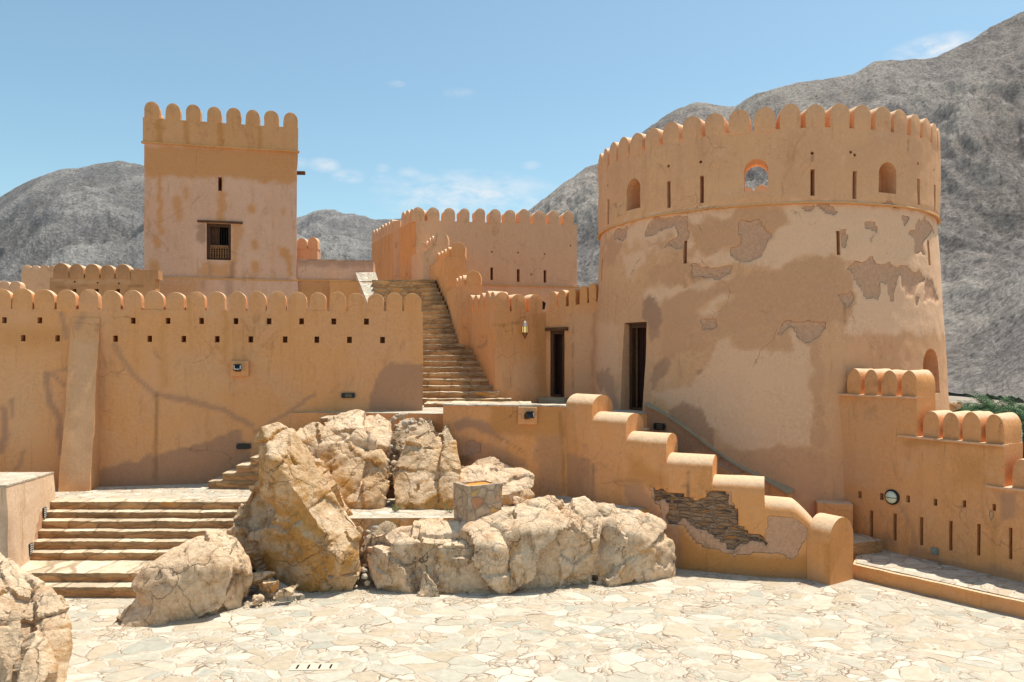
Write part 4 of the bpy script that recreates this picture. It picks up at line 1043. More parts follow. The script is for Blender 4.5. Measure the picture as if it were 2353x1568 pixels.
def arch_cut(th, z0, z1, wd, ra, rb):
    """arched prism between radii ra > rb"""
    def f(bm):
        n = 12; prof = [(-wd / 2, z0)]; zs_ = z1 - wd * .5
        for k in range(n + 1):
            a = math.pi - math.pi * k / n; prof.append((wd / 2 * math.cos(a), zs_ + wd / 2 * math.sin(a)))
        prof.append((wd / 2, z0))
        tx = Vector((math.cos(th), math.sin(th), 0))
        fr = [bm.verts.new(tp(th, ra, z) + tx * a) for a, z in prof]; bk_ = [bm.verts.new(tp(th, rb, z) + tx * a) for a, z in prof]
        bm.faces.new(fr); bm.faces.new(bk_[::-1])
        for k in range(len(prof)):
            k2 = (k + 1) % len(prof); bm.faces.new((fr[k2], fr[k], bk_[k], bk_[k2]))
    return f
TWALL = .75
cuts = [tslit(*a) for a in ((1398, 458, 516, 4), (1537, 417, 478, 8), (1612.5, 404, 467, 9), (1867.5, 389, 450, 10), (1964.5, 393, 457, 9), (2110.5, 411, 471, 6), (2149, 425, 485, 4))]
cuts += [tdot(*a) for a in ((1537, 382), (1610, 372.5), (1866.5, 352.5), (1955, 350), (1964, 356.5), (2109, 376), (1396.5, 426), (2147, 391))]
th, za, zb, wd = tcut(1737.5, 365, 439, 56); cuts.append(arch_cut(th, za, zb, wd, R0 + .3, R0 - 1.4)); TH_WIN = th
for x, y0, y1, wp in ((1455, 411, 483, 32), (2040, 373, 446, 41)):
    th, za, zb, wd = tcut(x, y0, y1, wp); wd = min(wd, .62); cuts.append(arch_cut(th, za + .02, zb, wd, R0 + .3, R0 - .42))
ring_mesh('parapet_drum', lambda z: R0 + .035 if z > ZR + .1 else R0 + .02, R0 - TWALL, ZR, ZT, .0125, .055, P_RND, marks=tm, cuts=cuts)
cuts = [tslit(*a) for a in ((1575, 553, 606, 8), (1925.5, 531, 586, 8), (1384, 596, 645, 4), (2133.5, 553, 609, 5))]
thd0, _ = tow_hit(1428.5, 850); thd1, _ = tow_hit(1482, 850); thd = (thd0 + thd1) / 2; wdd = abs(thd1 - thd0) * (R0 + .08)
zdd1 = tow_hit(1455, 741)[1]; zdd0 = 3.09
def doorcut(bm): box(bm, tp(thd, R0 - .05, (zdd0 + zdd1) / 2), (wdd, 1.1, zdd1 - zdd0), thd)
cuts.append(doorcut)
tha, zaa, zab, wda = tcut(2139, 801, 905, 44); cuts.append(arch_cut(tha, zaa, zab, .86, R0 + .5, R0 - .45))
body = ring_mesh('tower_body', tow_r, .4, -.3, ZR - .002, .0125, .055, P_RND, marks=tm, cuts=cuts)
# the ring moulding and the roof floor
bm = bmesh.new(); n = 260
rr_ = []
for i in range(n):
    th = 2 * math.pi * i / n; wob = noise.noise(Vector((math.cos(th) * 6, math.sin(th) * 6, 1))) * .012
    rr_.append([bm.verts.new(tp(th, R0 + .01 + .04 * math.cos(a), ZR + wob + .03 * math.sin(a))) for a in [2 * math.pi * k / 8 for k in range(8)]])
for i in range(n):
    a, b = rr_[i], rr_[(i + 1) % n]
    for k in range(8): bm.faces.new((a[k], b[k], b[(k + 1) % 8], a[(k + 1) % 8]))
bm_obj('ring_moulding', bm, P_GOLD, rt)
bm = bmesh.new(); cyl(bm, (TC.x, TC.y, ZF - .3), (TC.x, TC.y, ZF - .1), R0 - TWALL + .05, seg=64); bm_obj('roof', bm, P_RND, rt, smooth=False)
NM = 51; xm = [1009, 1160, 1313, 1468]
th0m = tow_hit(C4[1] + 1313 * C4[0], 280)[0]
for k in range(NM):
    th = th0m + 2 * math.pi * k / NM
    merlon(rt, tp(th, R0 + .035, ZT - .012), th, .45, .565, .62, P_RND, topk=1.0, tilt=.02)
TL = Line(tp(thd - .12, R0 + .07, 0)[:2], tp(thd + .12, R0 + .07, 0)[:2], .5); lm = TL.L / 2
door(rt, Line(TL.p(0, .08)[:2], TL.p(TL.L, .08)[:2], .5), lm - wdd / 2, lm + wdd / 2, zdd0, zdd1 - .02, (lm - wdd / 2 - .22, lm + wdd / 2 + .05), lz=.09)

# ================================================================== RETAINING WALL AND STEPPED WALL
RW = Line((-1.66, 18.35), (1.32, 17.95), .55)
rw = root('retaining_wall', RW.p(1.5), 'damp-stained ochre retaining wall with a thin stone rim above the rocks', 'wall')
zrw = EYE + (HOR - 934) / F * 18.1
C7 = (1 / 2.942, 496.3, 900.7)
S_marks = [('P', [(1590, 210), (1700, 160), (1850, 220), (1960, 330), (1900, 300), (1750, 240), (1640, 260)], 4, 0, C7), ('P.8', [(1560, 300), (1800, 330), (2000, 420), (2100, 470), (2100, 520), (1600, 520)], 8, 0, C7), ('D.8', [(1560, 450), (1640, 420), (1760, 440), (1700, 480), (1620, 520)], 5, 0, C7),
           ('B', [(1670, 380), (1700, 340), (1780, 330), (1790, 400), (1700, 430)], 2, 0, C7), ('D.6', [(1900, 300), (1990, 350), (2090, 420)], 2, 1.2, C7), ('P.7', [(1230, 1000), (1290, 1000), (1290, 1140), (1240, 1140)], 8), ('G.7', [(1130, 935), (1300, 935), (1300, 1000), (1130, 1000)], 8), ('D.5', [(1290, 950), (1296, 1130)], 4, 4)]
def rec(V):
    l = (V[:, 0] - RW.A.x) / (RW.B.x - RW.A.x)
    V[:, 0] += np.where(l < .12, (.12 - l) * 2.2 * ((zrw - V[:, 2]) / 3) * .2, 0)
    return V
wall('wall_body', RW, .9, zrw, P_RAMP, rw, cell=.06, marks=S_marks, batter=.06)
S, Fq = lattice(50, 5, 2)
l = -.02 + S[:, 0] * (RW.L + .04); tt = -.05 + S[:, 1] * .62; z = zrw + .002 + S[:, 2] * .035
Vv = np.stack([RW.A.x + RW.d.x * l + RW.n.x * tt, RW.A.y + RW.d.y * l + RW.n.y * tt, z], 1)
mesh_obj('coping', und(Vv, .03, .03), Fq, M_PAVE2, rw, sharp=30)
rwr = Line(RW.p(.0, .5)[:2], RW.p(-.1, 1.6)[:2], -.5)

# stepped wall: front faces from left (high) to right (low)
pts = [(1.275, 17.93), (1.82, 17.36), (2.51, 16.76), (3.275, 16.26), (4.16, 15.87), (5.15, 15.55)]
zc_ = [3.33, 2.955, 2.56, 2.134, 1.73]; zk_ = [3.62, 3.24, 2.84, 2.42, 2.0]
sw = root('stepped_wall', (3.4, 16.4, 0), 'stepped ochre wall with barrel-rounded tops descending to the courtyard, masonry exposed', 'wall')
SM = [('K', [(520, 1025), (560, 1045), (600, 1050), (700, 1085), (770, 1098), (850, 1045), (955, 1060), (965, 1140), (1000, 1190), (1010, 1250), (1060, 1300), (1150, 1310), (1145, 1350), (1050, 1330), (930, 1360), (840, 1290), (750, 1260), (700, 1210), (610, 1210), (590, 1130), (540, 1100)], 2, 0, C5, .9),
      ('B', [(1160, 1205), (1250, 1165), (1380, 1150), (1400, 1220), (1390, 1330), (1300, 1415), (1200, 1390), (1150, 1310)], 2, 0, C5, .7),
      ('B', [(500, 1015), (560, 1045), (610, 1050), (700, 1085), (770, 1100), (850, 1045), (960, 1058), (1010, 1250), (1060, 1300), (1150, 1310), (1210, 1390), (1050, 1400), (900, 1390), (800, 1370), (690, 1240), (600, 1215), (540, 1130)], 2.5, 0, C5, .9),
      ('P.75', [(360, 990), (440, 1010), (530, 1090), (540, 1150), (660, 1240), (690, 1370), (650, 1520), (620, 1300), (380, 1130)], 4, 0, C5), ('D.5', [(300, 1000), (370, 985), (520, 1020)], 3, 3, C5),
      ('P.7', [(0, 800), (40, 830), (180, 900), (210, 1110), (0, 1090)], 6, 0, C5), ('G.9', [(660, 1240), (780, 1370), (1200, 1420), (1400, 1400), (1400, 1560), (650, 1560)], 6, 0, C5), ('P.5', [(700, 1480), (1400, 1500), (1400, 1560), (700, 1560)], 6, 0, C5),
      ('D.8', [(710, 845), (700, 890), (720, 980), (715, 1080)], 1.5, 1.3, C5), ('P.8', [(718, 960), (716, 1080)], 2, 3, C5), ('D.5', [(640, 1000), (800, 1050), (850, 1045)], 1, 1, C5), ('D.6', [(690, 1235), (760, 1320), (800, 1360), (900, 1375), (1200, 1395)], 1.5, 1.6, C5),
      ('G.7', [(375, 850), (580, 950), (580, 1040), (375, 980)], 12, 0, C5), ('D.6', [(112, 865), (180, 900), (190, 1040)], 2, 1.6, C5)]
def barrel_section(ln, z0, ze, zc, mat, parent, marks, l0=-.012, l1=None, ends=True, name='wall_section', slope=(0, 0), T=None):
    """wall with a barrel-rounded top along its length; ze: height of the shoulder, zc: crest; slope = drop of the top at its two ends"""
    L1 = (ln.L + .012) if l1 is None else l1; T = T or ln.T
    n1 = max(5, int((L1 - l0) / .06)); nzf = max(8, int((ze - z0) / .07)); na = 12
    prof = [(0, z0 + (ze - z0) * k / nzf) for k in range(nzf)]
    prof += [(T / 2 - T / 2 * math.cos(math.pi * k / na), ze + (zc - ze) * math.sin(math.pi * k / na)) for k in range(na + 1)]
    prof += [(T, z0 + (ze - z0) * (1 - (k + 1) / 6)) for k in range(6)]
    m = len(prof); V = []
    for i in range(n1 + 1):
        q = i / n1; l = l0 + (L1 - l0) * q
        dz = slope[0] * (1 - q) + slope[1] * q if not callable(slope) else slope(q)
        for (t_, z) in prof:
            k = (z - z0) / (zc - z0)
            V.append(tuple(ln.p(l, t_, z + dz * min(1, max(0, k)))))
    Fq = [(i * m + k, (i + 1) * m + k, (i + 1) * m + (k + 1) % m, i * m + (k + 1) % m) for i in range(n1) for k in range(m)]
    # end caps as fans round an inner ring, so that they stay smooth
    for i, flip in ((0, False), (n1, True)):
        ids = [i * m + k for k in range(m)]
        Fq.append(ids if flip else ids[::-1])
    V = np.array(V)
    Vf = V
    attrs = wear_attrs(Vf, marks) if marks else None
    Vo = und(V, .03, .006)
    if attrs is not None:
        k = sm((attrs['stain'][:, 1] - .3) * 2) * .06 + sm((attrs['wear_and_shade'][:, 2] - .3) * 2) * .02
        front = np.tile(np.array([1.0 if (j < nzf) else 0.0 for j in range(m)]), n1 + 1)
        Vo[:, 0] += ln.n.x * k * front; Vo[:, 1] += ln.n.y * k * front
        for key in attrs: attrs[key][front < .5, :3] *= .0
    return mesh_obj(name, Vo, [tuple(f) for f in Fq], mat, parent, attrs=attrs, sharp=48)
Ts = [.78, .74, .70, .68, .66]
for k in range(5):
    A_, B_ = pts[k], pts[k + 1]
    ln_ = Line(A_, B_, Ts[k])
    e = barrel_section(ln_, -.1, zc_[k], zk_[k], P_RAMP, sw, SM, l0=-.10 if k else 0, l1=ln_.L + .004 * k)
LE = Line((5.16, 15.55), (6.12, 15.36), .62)
barrel_section(LE, -.1, 1.30, 1.62, P_RAMP, sw, SM, l0=-.03, slope=lambda q: -.06 * q - (.40 * max(0, (q - .58) / .42) ** 1.2))
LG = Line((5.98, 15.22), (6.28, 15.10), .82)
# end pier: its arch faces right and towards the viewer
LG = Line((5.97, 15.38), (6.24, 14.98), .80)
barrel_section(LG, -.1, .86, 1.30, P_RAMP, sw, [('G.8', [(1480, 1300), (1568, 1250), (1620, 1500), (1500, 1540)], 14, 0, C5)], l0=0, l1=.50)

# inner ramp wall with slate coping, hugging the tower
ia, ib = at(1484, 932, 19.0), at(1812, 1143, 17.05)
IR = Line((ia.x, ia.y), (ib.x, ib.y), .32)
ir = root('ramp_wall', IR.p(IR.L / 2), 'sloping damp wall with a green-grey slate coping at the foot of the round tower', 'wall')
def irt(l): return ia.z + (ib.z - ia.z) * l / IR.L + .06 * math.sin(l * 2.2)
wall('wall_body', IR, -.05, irt, P_RAMP, ir, cell=.07, marks=[('P.9', [(1470, 930), (1560, 960), (1640, 1020), (1560, 1050), (1470, 1000)], 6), ('P.7', [(1550, 990), (1640, 1060), (1700, 1060), (1620, 1000)], 4), ('B.9', [(1640, 1060), (1700, 1040), (1740, 1090), (1690, 1090)], 3)])
S, Fq = lattice(40, 4, 2); l = S[:, 0] * IR.L; z = np.array([irt(a) for a in l]) + .004 + S[:, 2] * .045; tt = -.05 + S[:, 1] * .62
mesh_obj('coping', und(np.stack([IR.A.x + IR.d.x * l + IR.n.x * tt, IR.A.y + IR.d.y * l + IR.n.y * tt, z], 1), .03, .02), Fq, M_SLATE, ir, sharp=30)
# the stairs hidden between the two walls
ts = root('tower_stairs', (4.8, 16.9, 0), 'stone stairs rising between the stepped wall and the round tower', 'staircase')
for k in range(14):
    q = k / 14; x = 6.1 - 3.7 * q; y = 16.3 + 1.75 * q
    bm = bmesh.new(); box(bm, (x, y + .35, (.35 + .2 * k) / 2), (.36, 1.3, .35 + .2 * k), R(-26), .01); bm_obj('step', bm, M_STEP, ts)
bm = bmesh.new(); box(bm, at(1915, 1178, 17.2), (.75, .5, .5), R(-15), .03); o = bm_obj('corner_block', bm, P_RAMP, None)
tag(o, 'small low plaster block in the corner where the tower meets the right wall', 'block')

# ================================================================== RIGHT WALL WITH LOOPHOLES, LEDGE
QA = Line((7.28, 17.95), (10.6, 12.28), .72)
C6 = (1 / 2.370, 1838.2, 772)
qw = root('loophole_wall', QA.p(2.5), 'ochre wall with vertical loopholes and stepped groups of merlons on the right', 'wall')
z1q, z2q, z3q = 3.66, 2.83, 2.03
l12 = QA.hit(2106, 900)[0]; l23 = QA.hit(2306, 1000)[0]; l2s = QA.hit(2064, 1000)[0]; l3s = QA.hit(2268, 1100)[0]
qm = [('P.8', [(1085, 850), (1180, 850), (1180, 1000), (1090, 1010)], 4, 0, C6), ('P.7', [(590, 1160), (700, 1170), (800, 1220), (950, 1260), (1100, 1260), (1220, 1290), (1220, 1350), (590, 1240)], 6, 0, C6), ('D.7', [(700, 1210), (780, 1230), (760, 1260), (690, 1240)], 4, 0, C6),
      ('P.55', [(535, 910), (590, 1000), (625, 1100), (640, 1170)], 3, 4.5, C6), ('G.7', [(540, 560), (1100, 570), (1100, 610), (560, 600)], 6, 0, C6), ('P.7', [(1040, 1240), (1090, 1250), (1070, 1290), (1020, 1290)], 5, 0, C6), ('P.6', [(470, 1080), (530, 1120), (520, 1150), (470, 1120)], 4, 0, C6),
      ('R.3', [(160, 380), (400, 380), (400, 800), (200, 780)], 30, 0, C6), ('G.5', [(850, 640), (1000, 660), (1000, 820), (860, 800)], 20, 0, C6), ('B', [(1030, 950), (1050, 950), (1040, 1015), (1028, 1000)], 1.5, 0, C6), ('D.6', [(1010, 835), (1060, 850), (1050, 862)], 1.5, 2, C6), ('D.55', [(120, 370), (128, 520), (130, 600)], 3, 3, C6)]
cuts = []
for x, y in ((215, 853), (325, 865), (446, 876), (588, 889), (737, 907), (893, 915), (1057, 935)):
    X = C6[1] + x * C6[0]; Y_ = C6[2] + y * C6[0]; cuts.append(slot_px(QA, X, Y_ - 8, Y_ + 8, 8.4, .4))
for x, ya, yb in ((262, 935, 1020), (390, 952, 1098), (517, 968, 1118), (662, 988, 1142), (822, 1008, 1170), (974, 1025, 1197), (1147, 1045, 1218)):
    X = C6[1] + x * C6[0]; cuts.append(slot_px(QA, X, C6[2] + ya * C6[0], C6[2] + yb * C6[0], 8.2, .4))
SB_ = .09
wall('wall_base', QA, -.1, z3q, P_RAMP, qw, cell=.065, marks=qm, cuts=cuts)
wall('wall_tier', QA, z3q - .002, z2q, P_RAMP, qw, cell=.065, marks=qm, l0=0, l1=l23, T=.70)
wall('wall_tier', QA, z2q - .004, z1q, P_RAMP, qw, cell=.065, marks=qm, l0=0, l1=l12, t0=.0, T=.68)
wall('wall_tier', QA, z2q - .003, z2q + .0, P_RAMP, qw, cell=.065, l0=l12 + .01, l1=l23, t0=.0, T=.68)
def ledge(l0, l1, z):
    S, Fq = lattice(max(8, int((l1 - l0) / .05)), 3, 2); l = l0 + S[:, 0] * (l1 - l0); tt = -.055 + S[:, 1] * .2; zz = z - .045 + S[:, 2] * .04
    V = np.stack([QA.A.x + QA.d.x * l + QA.n.x * tt, QA.A.y + QA.d.y * l + QA.n.y * tt, zz], 1)
    mesh_obj('ledge', und(V, .03, .025), Fq, P_KEEP, qw, sharp=30)
ledge(.0, l12 - .0, z1q); ledge(l2s, l23 - .0, z2q); ledge(l3s, QA.L, z3q)
for x in (295, 388, 485, 596): l = QA.hit(C6[1] + x * C6[0], 905, .05)[0]; merlon(qw, QA.p(l, .04, z1q - .01), QA.rz, .335, .57, .64, P_RAMP, topk=1.6)
for x in (713, 822, 935, 1063): l = QA.hit(C6[1] + x * C6[0], 1005, .05)[0]; merlon(qw, QA.p(l, .04, z2q - .01), QA.rz, .345, .60, .64, P_RAMP, topk=1.6)
for x in (1216, 1340, 1460): l = QA.hit(C6[1] + x * C6[0], 1115, .05)[0]; merlon(qw, QA.p(l, .04, z3q - .01), QA.rz, .36, .60, .64, P_RAMP, topk=1.6)
# stone ledge (bench) along its foot and the landing behind
A0 = Vector((6.95, 15.5)); A1 = Vector((9.7, 11.93)); dB = (A1 - A0).normalized()
lg = root('stone_ledge', (8.4, 14.4, 0), 'long low flagstone ledge with a stained edge along the foot of the right wall', 'ledge')
n1 = 90; S, Fq = lattice(n1, 8, 6)
zz = np.array([0, .3, .6, .78, .86, .94, 1.0])[np.round(S[:, 2] * 6).astype(int)] * .30
P0 = np.stack([A0.x + (A1.x - A0.x) * S[:, 0], A0.y + (A1.y - A0.y) * S[:, 0]], 1); P1_ = np.stack([7.5 + (11.2 - 7.5) * S[:, 0] + .5, 17.2 + (11.6 - 17.2) * S[:, 0] + .3], 1)
XY = P0 + (P1_ - P0) * S[:, 1:2]
V = np.stack([XY[:, 0], XY[:, 1], zz - .02], 1)
for n in range(len(V)):
    if S[n, 1] < .01:
        q = Vector(V[n]); k = noise.noise(q * 2.7) * .03 + noise.noise(q * 8) * .012 + (.03 if zz[n] > .24 else 0)
        V[n, 0] -= .8 * k; V[n, 1] -= .6 * k
    if zz[n] > .25: V[n, 2] += noise.noise(Vector(V[n]) * 2.1) * .012
A = np.zeros((len(V), 4)); A[:, 3] = 1; A[:, 0] = zz > .255
mesh_obj('ledge_body', V, Fq, P_RAMP, lg, sharp=30)
V2 = V.copy(); up = S[:, 2] > .99
S2, F2 = lattice(60, 8, 1)
XY = (np.stack([A0.x + (A1.x - A0.x) * S2[:, 0], A0.y + (A1.y - A0.y) * S2[:, 0]], 1)); Q1 = np.stack([8.0 + 3.7 * S2[:, 0], 17.5 - 5.6 * S2[:, 0]], 1); XY = XY + np.array([.06, .05]) + (Q1 - XY) * S2[:, 1:2]
mesh_obj('paving', np.stack([XY[:, 0], XY[:, 1], .288 + S2[:, 2] * .012], 1), F2, M_PAVE2, lg, sharp=30)
ld = root('landing', (7.3, 16.5, 0), 'raised flagstone landing between the stepped wall and the loophole wall', 'step')
V, Fq = quadprism([(5.6, 16.0, .56), (7.05, 15.85, .56), (8.05, 16.55, .56), (7.0, 18.8, .56)], 0.0)
V, Fq = quadprism([(6.35, 15.75, .56), (7.95, 16.35, .56), (7.4, 17.9, .56), (5.6, 17.4, .56)], 0.0)
mesh_obj('landing_body', V, Fq, M_STEP, ld, smooth=False)

# ================================================================== FITTINGS
def plaque(x, y, wpx, hpx, ln, lab, rows=3, t=-.03):
    l, z = ln.hit(x, y, t); P = ln.p(l, t, z); wd = wpx / F * P.y; hh = hpx / F * P.y
    r = root('plaque', P, lab, 'plaque')
    bm = bmesh.new(); box(bm, P, (wd, .025, hh), ln.rz, .004); bm_obj('plate', bm, M_BLACK, r, smooth=False)
    for sx in (-1, 1):
        for sz in (-1, 1):
            bm = bmesh.new(); c = ln.p(l + sx * wd * .45, t - .014, z + sz * hh * .38); cyl(bm, c, c + Vector((ln.n.x, ln.n.y, 0)) * -.006, .007, seg=8); bm_obj('screw', bm, M_STEEL, r)
    if rows:
        bm = bmesh.new(); rn = random.Random(int(x))
        for k in range(rows):
            zz = z + hh * .26 - k * hh * .52 / max(1, rows - 1) ; a = l - wd * .22
            while a < l + wd * (.24 - .05 * (k % 2)):
                wl = rn.uniform(.012, .03); box(bm, ln.p(a + wl / 2, t - .0135, zz), (wl, .002, hh * .09), ln.rz); a += wl + .007
        bm_obj('lettering', bm, M_GOLDT, r, smooth=False)
plaque(800, 909, 31, 12, LW, 'black plaque with faint gold lettering on the curtain wall above the rocks')
plaque(559.5, 1026, 32, 13, LW, 'blank black plaque low on the curtain wall above the side steps', rows=0)
plaque(1515.5, 980.5, 29, 15, IR, 'small black plaque with gold lettering on the sloping ramp wall', t=-.03)

def floodlight_box(x, y, wpx, hpx, ln, lab, lamp_off=(0, 0), ang=0, trim=True):
    l, z = ln.hit(x, y); P = ln.p(l, -.05, z); wd = wpx / F * P.y; hh = hpx / F * P.y
    r = root('wall_floodlight', P, lab, 'floodlight')
    bm = bmesh.new(); box(bm, ln.p(l, -.02, z), (wd, .16, hh), ln.rz, .012); bm_obj('mount', bm, P_RAMP, r)
    lx = l + lamp_off[0]; lz = z + lamp_off[1]; s_ = wd * .42
    M = Matrix.Translation(ln.p(lx, -.17, lz)) @ Matrix.Rotation(ln.rz + ang, 4, 'Z') @ Matrix.Rotation(-.35, 4, 'X')
    bm = bmesh.new()
    q = [(-s_ / 2, -.11, -s_ * .42), (s_ / 2, -.11, -s_ * .42), (s_ / 2, -.11, s_ * .42), (-s_ / 2, -.11, s_ * .42)]
    b_ = [(-s_ * .34, .09, -s_ * .28), (s_ * .34, .09, -s_ * .28), (s_ * .34, .09, s_ * .28), (-s_ * .34, .09, s_ * .28)]
    qi = [(a * .8, -.11, c * .8) for a, _, c in q]; qd = [(a * .74, -.085, c * .74) for a, _, c in q]
    L_ = [[bm.verts.new(M @ Vector(v)) for v in s4_] for s4_ in (b_, q, qi, qd)]
    for a, b in zip(L_, L_[1:]):
        for i in range(4): bm.faces.new((a[i], a[(i + 1) % 4], b[(i + 1) % 4], b[i]))
    bm.faces.new(L_[0][::-1]); bm.faces.new(L_[-1])
    h = bm_obj('lamp_head', bm, M_BLACK, r, smooth=False)
    bm = bmesh.new()
    for s2_ in (-1, 1) if trim else (1,):
        vs = [M @ Vector((s2_ * s_ * .40, -.115, -s_ * .30)), M @ Vector((s2_ * s_ * .40, -.115, s_ * .22))]; cyl(bm, vs[0], vs[1], .011, seg=8)
    if trim: cyl(bm, M @ Vector((-s_ * .36, -.115, -s_ * .31)), M @ Vector((s_ * .30, -.115, -s_ * .31)), .01, seg=8)
    bm_obj('trim', bm, M_STEEL, h)
    bm = bmesh.new(); cyl(bm, ln.p(lx, -.12, lz), ln.p(lx, -.02, lz), .025, seg=10); bm_obj('bracket', bm, M_BLACK, r)
floodlight_box(551.5, 847, 40, 35, LW, 'black floodlight on a square plaster mount on the curtain wall', (-.02, -.0), 0)
floodlight_box(1213, 955, 44, 40, RW, 'black floodlight on a square plaster mount at the retaining wall rim', (.03, .0), .6, False)

# brass lantern
l, z = GW.hit(1199, 755); P = GW.p(l, -.22, 0); s_ = P.y / F
zt_, zg1, zg0, zb_ = [EYE + (HOR - y) * s_ for y in (738, 749.5, 765, 778.5)]
ln_r = root('wall_lantern', (P.x, P.y, z), 'small hexagonal brass lantern with amber glass hung on the gate wall', 'lantern')
r_ = 7.3 * s_
bm = bmesh.new(); lathe(bm, (P.x, P.y, 0), [(.012, zt_ + .03), (.02, zt_), (r_ * .55, (zt_ + zg1) / 2 + .03), (r_ * .95, zg1 + .01), (r_, zg1 - .015), (.02, zg1 - .02)], 6); bm_obj('cap', bm, M_SILVER, ln_r, smooth=False)
bm = bmesh.new(); lathe(bm, (P.x, P.y, 0), [(r_ * .82, zg1 - .01), (r_ * .82, zg0 + .01)], 6); bm_obj('glass', bm, M_AMBER, ln_r, smooth=False)
bm = bmesh.new()
for k in range(6):
    a = math.pi / 3 * k; c = Vector((P.x + r_ * .93 * math.cos(a), P.y + r_ * .93 * math.sin(a), 0)); cyl(bm, c + Vector((0, 0, zg0)), c + Vector((0, 0, zg1)), .011, seg=6)
bm_obj('cage', bm, M_COPPER, ln_r)
bm = bmesh.new(); lathe(bm, (P.x, P.y, 0), [(.006, zb_ - .02), (.02, zb_ + .01), (r_ * .5, zb_ + (zg0 - zb_) * .45), (r_ * .9, zg0 - .02), (r_, zg0), (.02, zg0 + .01)], 6); bm_obj('base', bm, M_COPPER, ln_r, smooth=False)
bm = bmesh.new(); cyl(bm, (P.x, P.y, zt_ + .02), (P.x, P.y, zt_ + .12), .008, seg=6); q = GW.p(l, .03, zt_ + .12); cyl(bm, (P.x, P.y, zt_ + .12), q, .009, seg=6); bm_obj('hook', bm, M_COPPER, ln_r)

# round bulkhead lamp on the right wall
l, z = QA.hit(2051, 1142.5); rl = root('bulkhead_lamp', QA.p(l, -.05, z), 'round opal bulkhead lamp with a black rim on the loophole wall', 'lamp')
nrm = Vector((-QA.n.x, -QA.n.y, 0)); rad = .155
M = Matrix.Translation(QA.p(l, .01, z)) @ nrm.to_track_quat('Z', 'Y').to_matrix().to_4x4()
bm = bmesh.new(); lathe(bm, (0, 0, 0), [(rad * .9, -.02), (rad * 1.05, .0), (rad * 1.05, .05), (rad * .86, .065), (rad * .82, .05)], 32, M); bm_obj('rim', bm, M_BLACK, rl)
bm = bmesh.new(); lathe(bm, (0, 0, 0), [(rad * .84, .05)] + [(rad * .84 * math.cos(a), .055 + .085 * math.sin(a)) for a in [math.pi / 2 * k / 8 for k in range(8)]], 32, M); bm_obj('globe', bm, M_OPAL, rl)
bm = bmesh.new()
for k in range(12):
    a0, a1 = math.pi * k / 12, math.pi * (k + 1) / 12
    cyl(bm, M @ Vector((rad * .9 * math.cos(a0), 0, .055 + .095 * math.sin(a0))) if False else M @ Vector((0, 0, 0)) + (QA.p(1, 0, 0) - QA.p(0, 0, 0)) * rad * .9 * math.cos(a0) + nrm * (.055 + .095 * math.sin(a0)),
        M @ Vector((0, 0, 0)) + (QA.p(1, 0, 0) - QA.p(0, 0, 0)) * rad * .9 * math.cos(a1) + nrm * (.055 + .095 * math.sin(a1)), .006, seg=6)
bm_obj('guard', bm, M_BLACK, rl)
l, z = QA.hit(2150.5, 1266.5); bm = bmesh.new(); lbox(bm, QA, l, -.04, z, (.12, .09, .14), .012); lbox(bm, QA, l, -.09, z, (.09, .02, .1), .006)
tag(bm_obj('junction_box', bm, simple('box_green', (.22, .25, .2), .6, 0, 20, .2), None), 'small grey-green junction box low on the loophole wall', 'junction box')
# black spotlights between merlons
def spot(p, lab, rz, s=1.0):
    r = root('spotlight', p, lab, 'spotlight')
    M = Matrix.Translation(p) @ Matrix.Rotation(rz, 4, 'Z') @ Matrix.Rotation(-.2, 4, 'X')
    bm = bmesh.new(); vs = []
    for (y, wx, hz_) in ((-.12, .15, .18), (.10, .12, .13)):
        vs.append([bm.verts.new(M @ Vector((a * wx * s, y * s, b * hz_ * s + .22 * s))) for a, b in ((-1, -1), (1, -1), (1, 1), (-1, 1))])
    for i in range(4): bm.faces.new((vs[0][i], vs[0][(i + 1) % 4], vs[1][(i + 1) % 4], vs[1][i]))
    bm.faces.new(vs[0][::-1]); bm.faces.new(vs[1]); bm_obj('head', bm, M_BLACK, r, smooth=False)
    bm = bmesh.new(); box(bm, p + Vector((0, 0, -.06 * s)), (.10 * s, .1 * s, .34 * s)); bm_obj('stand', bm, M_BLACK, r, smooth=False)
    bm = bmesh.new(); vs = [bm.verts.new(M @ Vector((a * .135 * s, -.128 * s, b * .165 * s + .22 * s))) for a, b in ((-1, -1), (1, -1), (1, 1), (-1, 1))]; bm.faces.new(vs)
    bm_obj('glass', bm, simple('lamp_glass', (.03, .045, .05), .12, 0, spec=.8), r, smooth=False)
spot(LW.p(LW.hit(474.5, 700)[0] + .07, 1.0, 5.52), 'black spotlight standing behind the gap between two curtain wall merlons', 0, 1.0)
spot(GW.p(GW.L + .02, .45, zg + .05), 'black spotlight wedged at the corner beside the door bay merlons', R(-60), .8)
# floodlight on the ground between the boulders
P = at(590, 1302, 14.5); P.z = .1; r = root('ground_floodlight', P, 'grey floodlight box lying on the ground between two boulders', 'floodlight')
bm = bmesh.new(); box(bm, P + Vector((0, 0, .08)), (.36, .24, .09), .15, .02, rx=.1); bm_obj('housing', bm, M_GREY, r)
bm = bmesh.new(); box(bm, P + Vector((0, 0, .03)), (.30, .18, .03), .15); bm_obj('gasket', bm, M_BLACK, r)
for s2_ in (-1, 1):
    bm = bmesh.new(); box(bm, P + Vector((s2_ * .17, -.02, .0)), (.02, .05, .13), .15); bm_obj('bracket', bm, M_GREY, r)
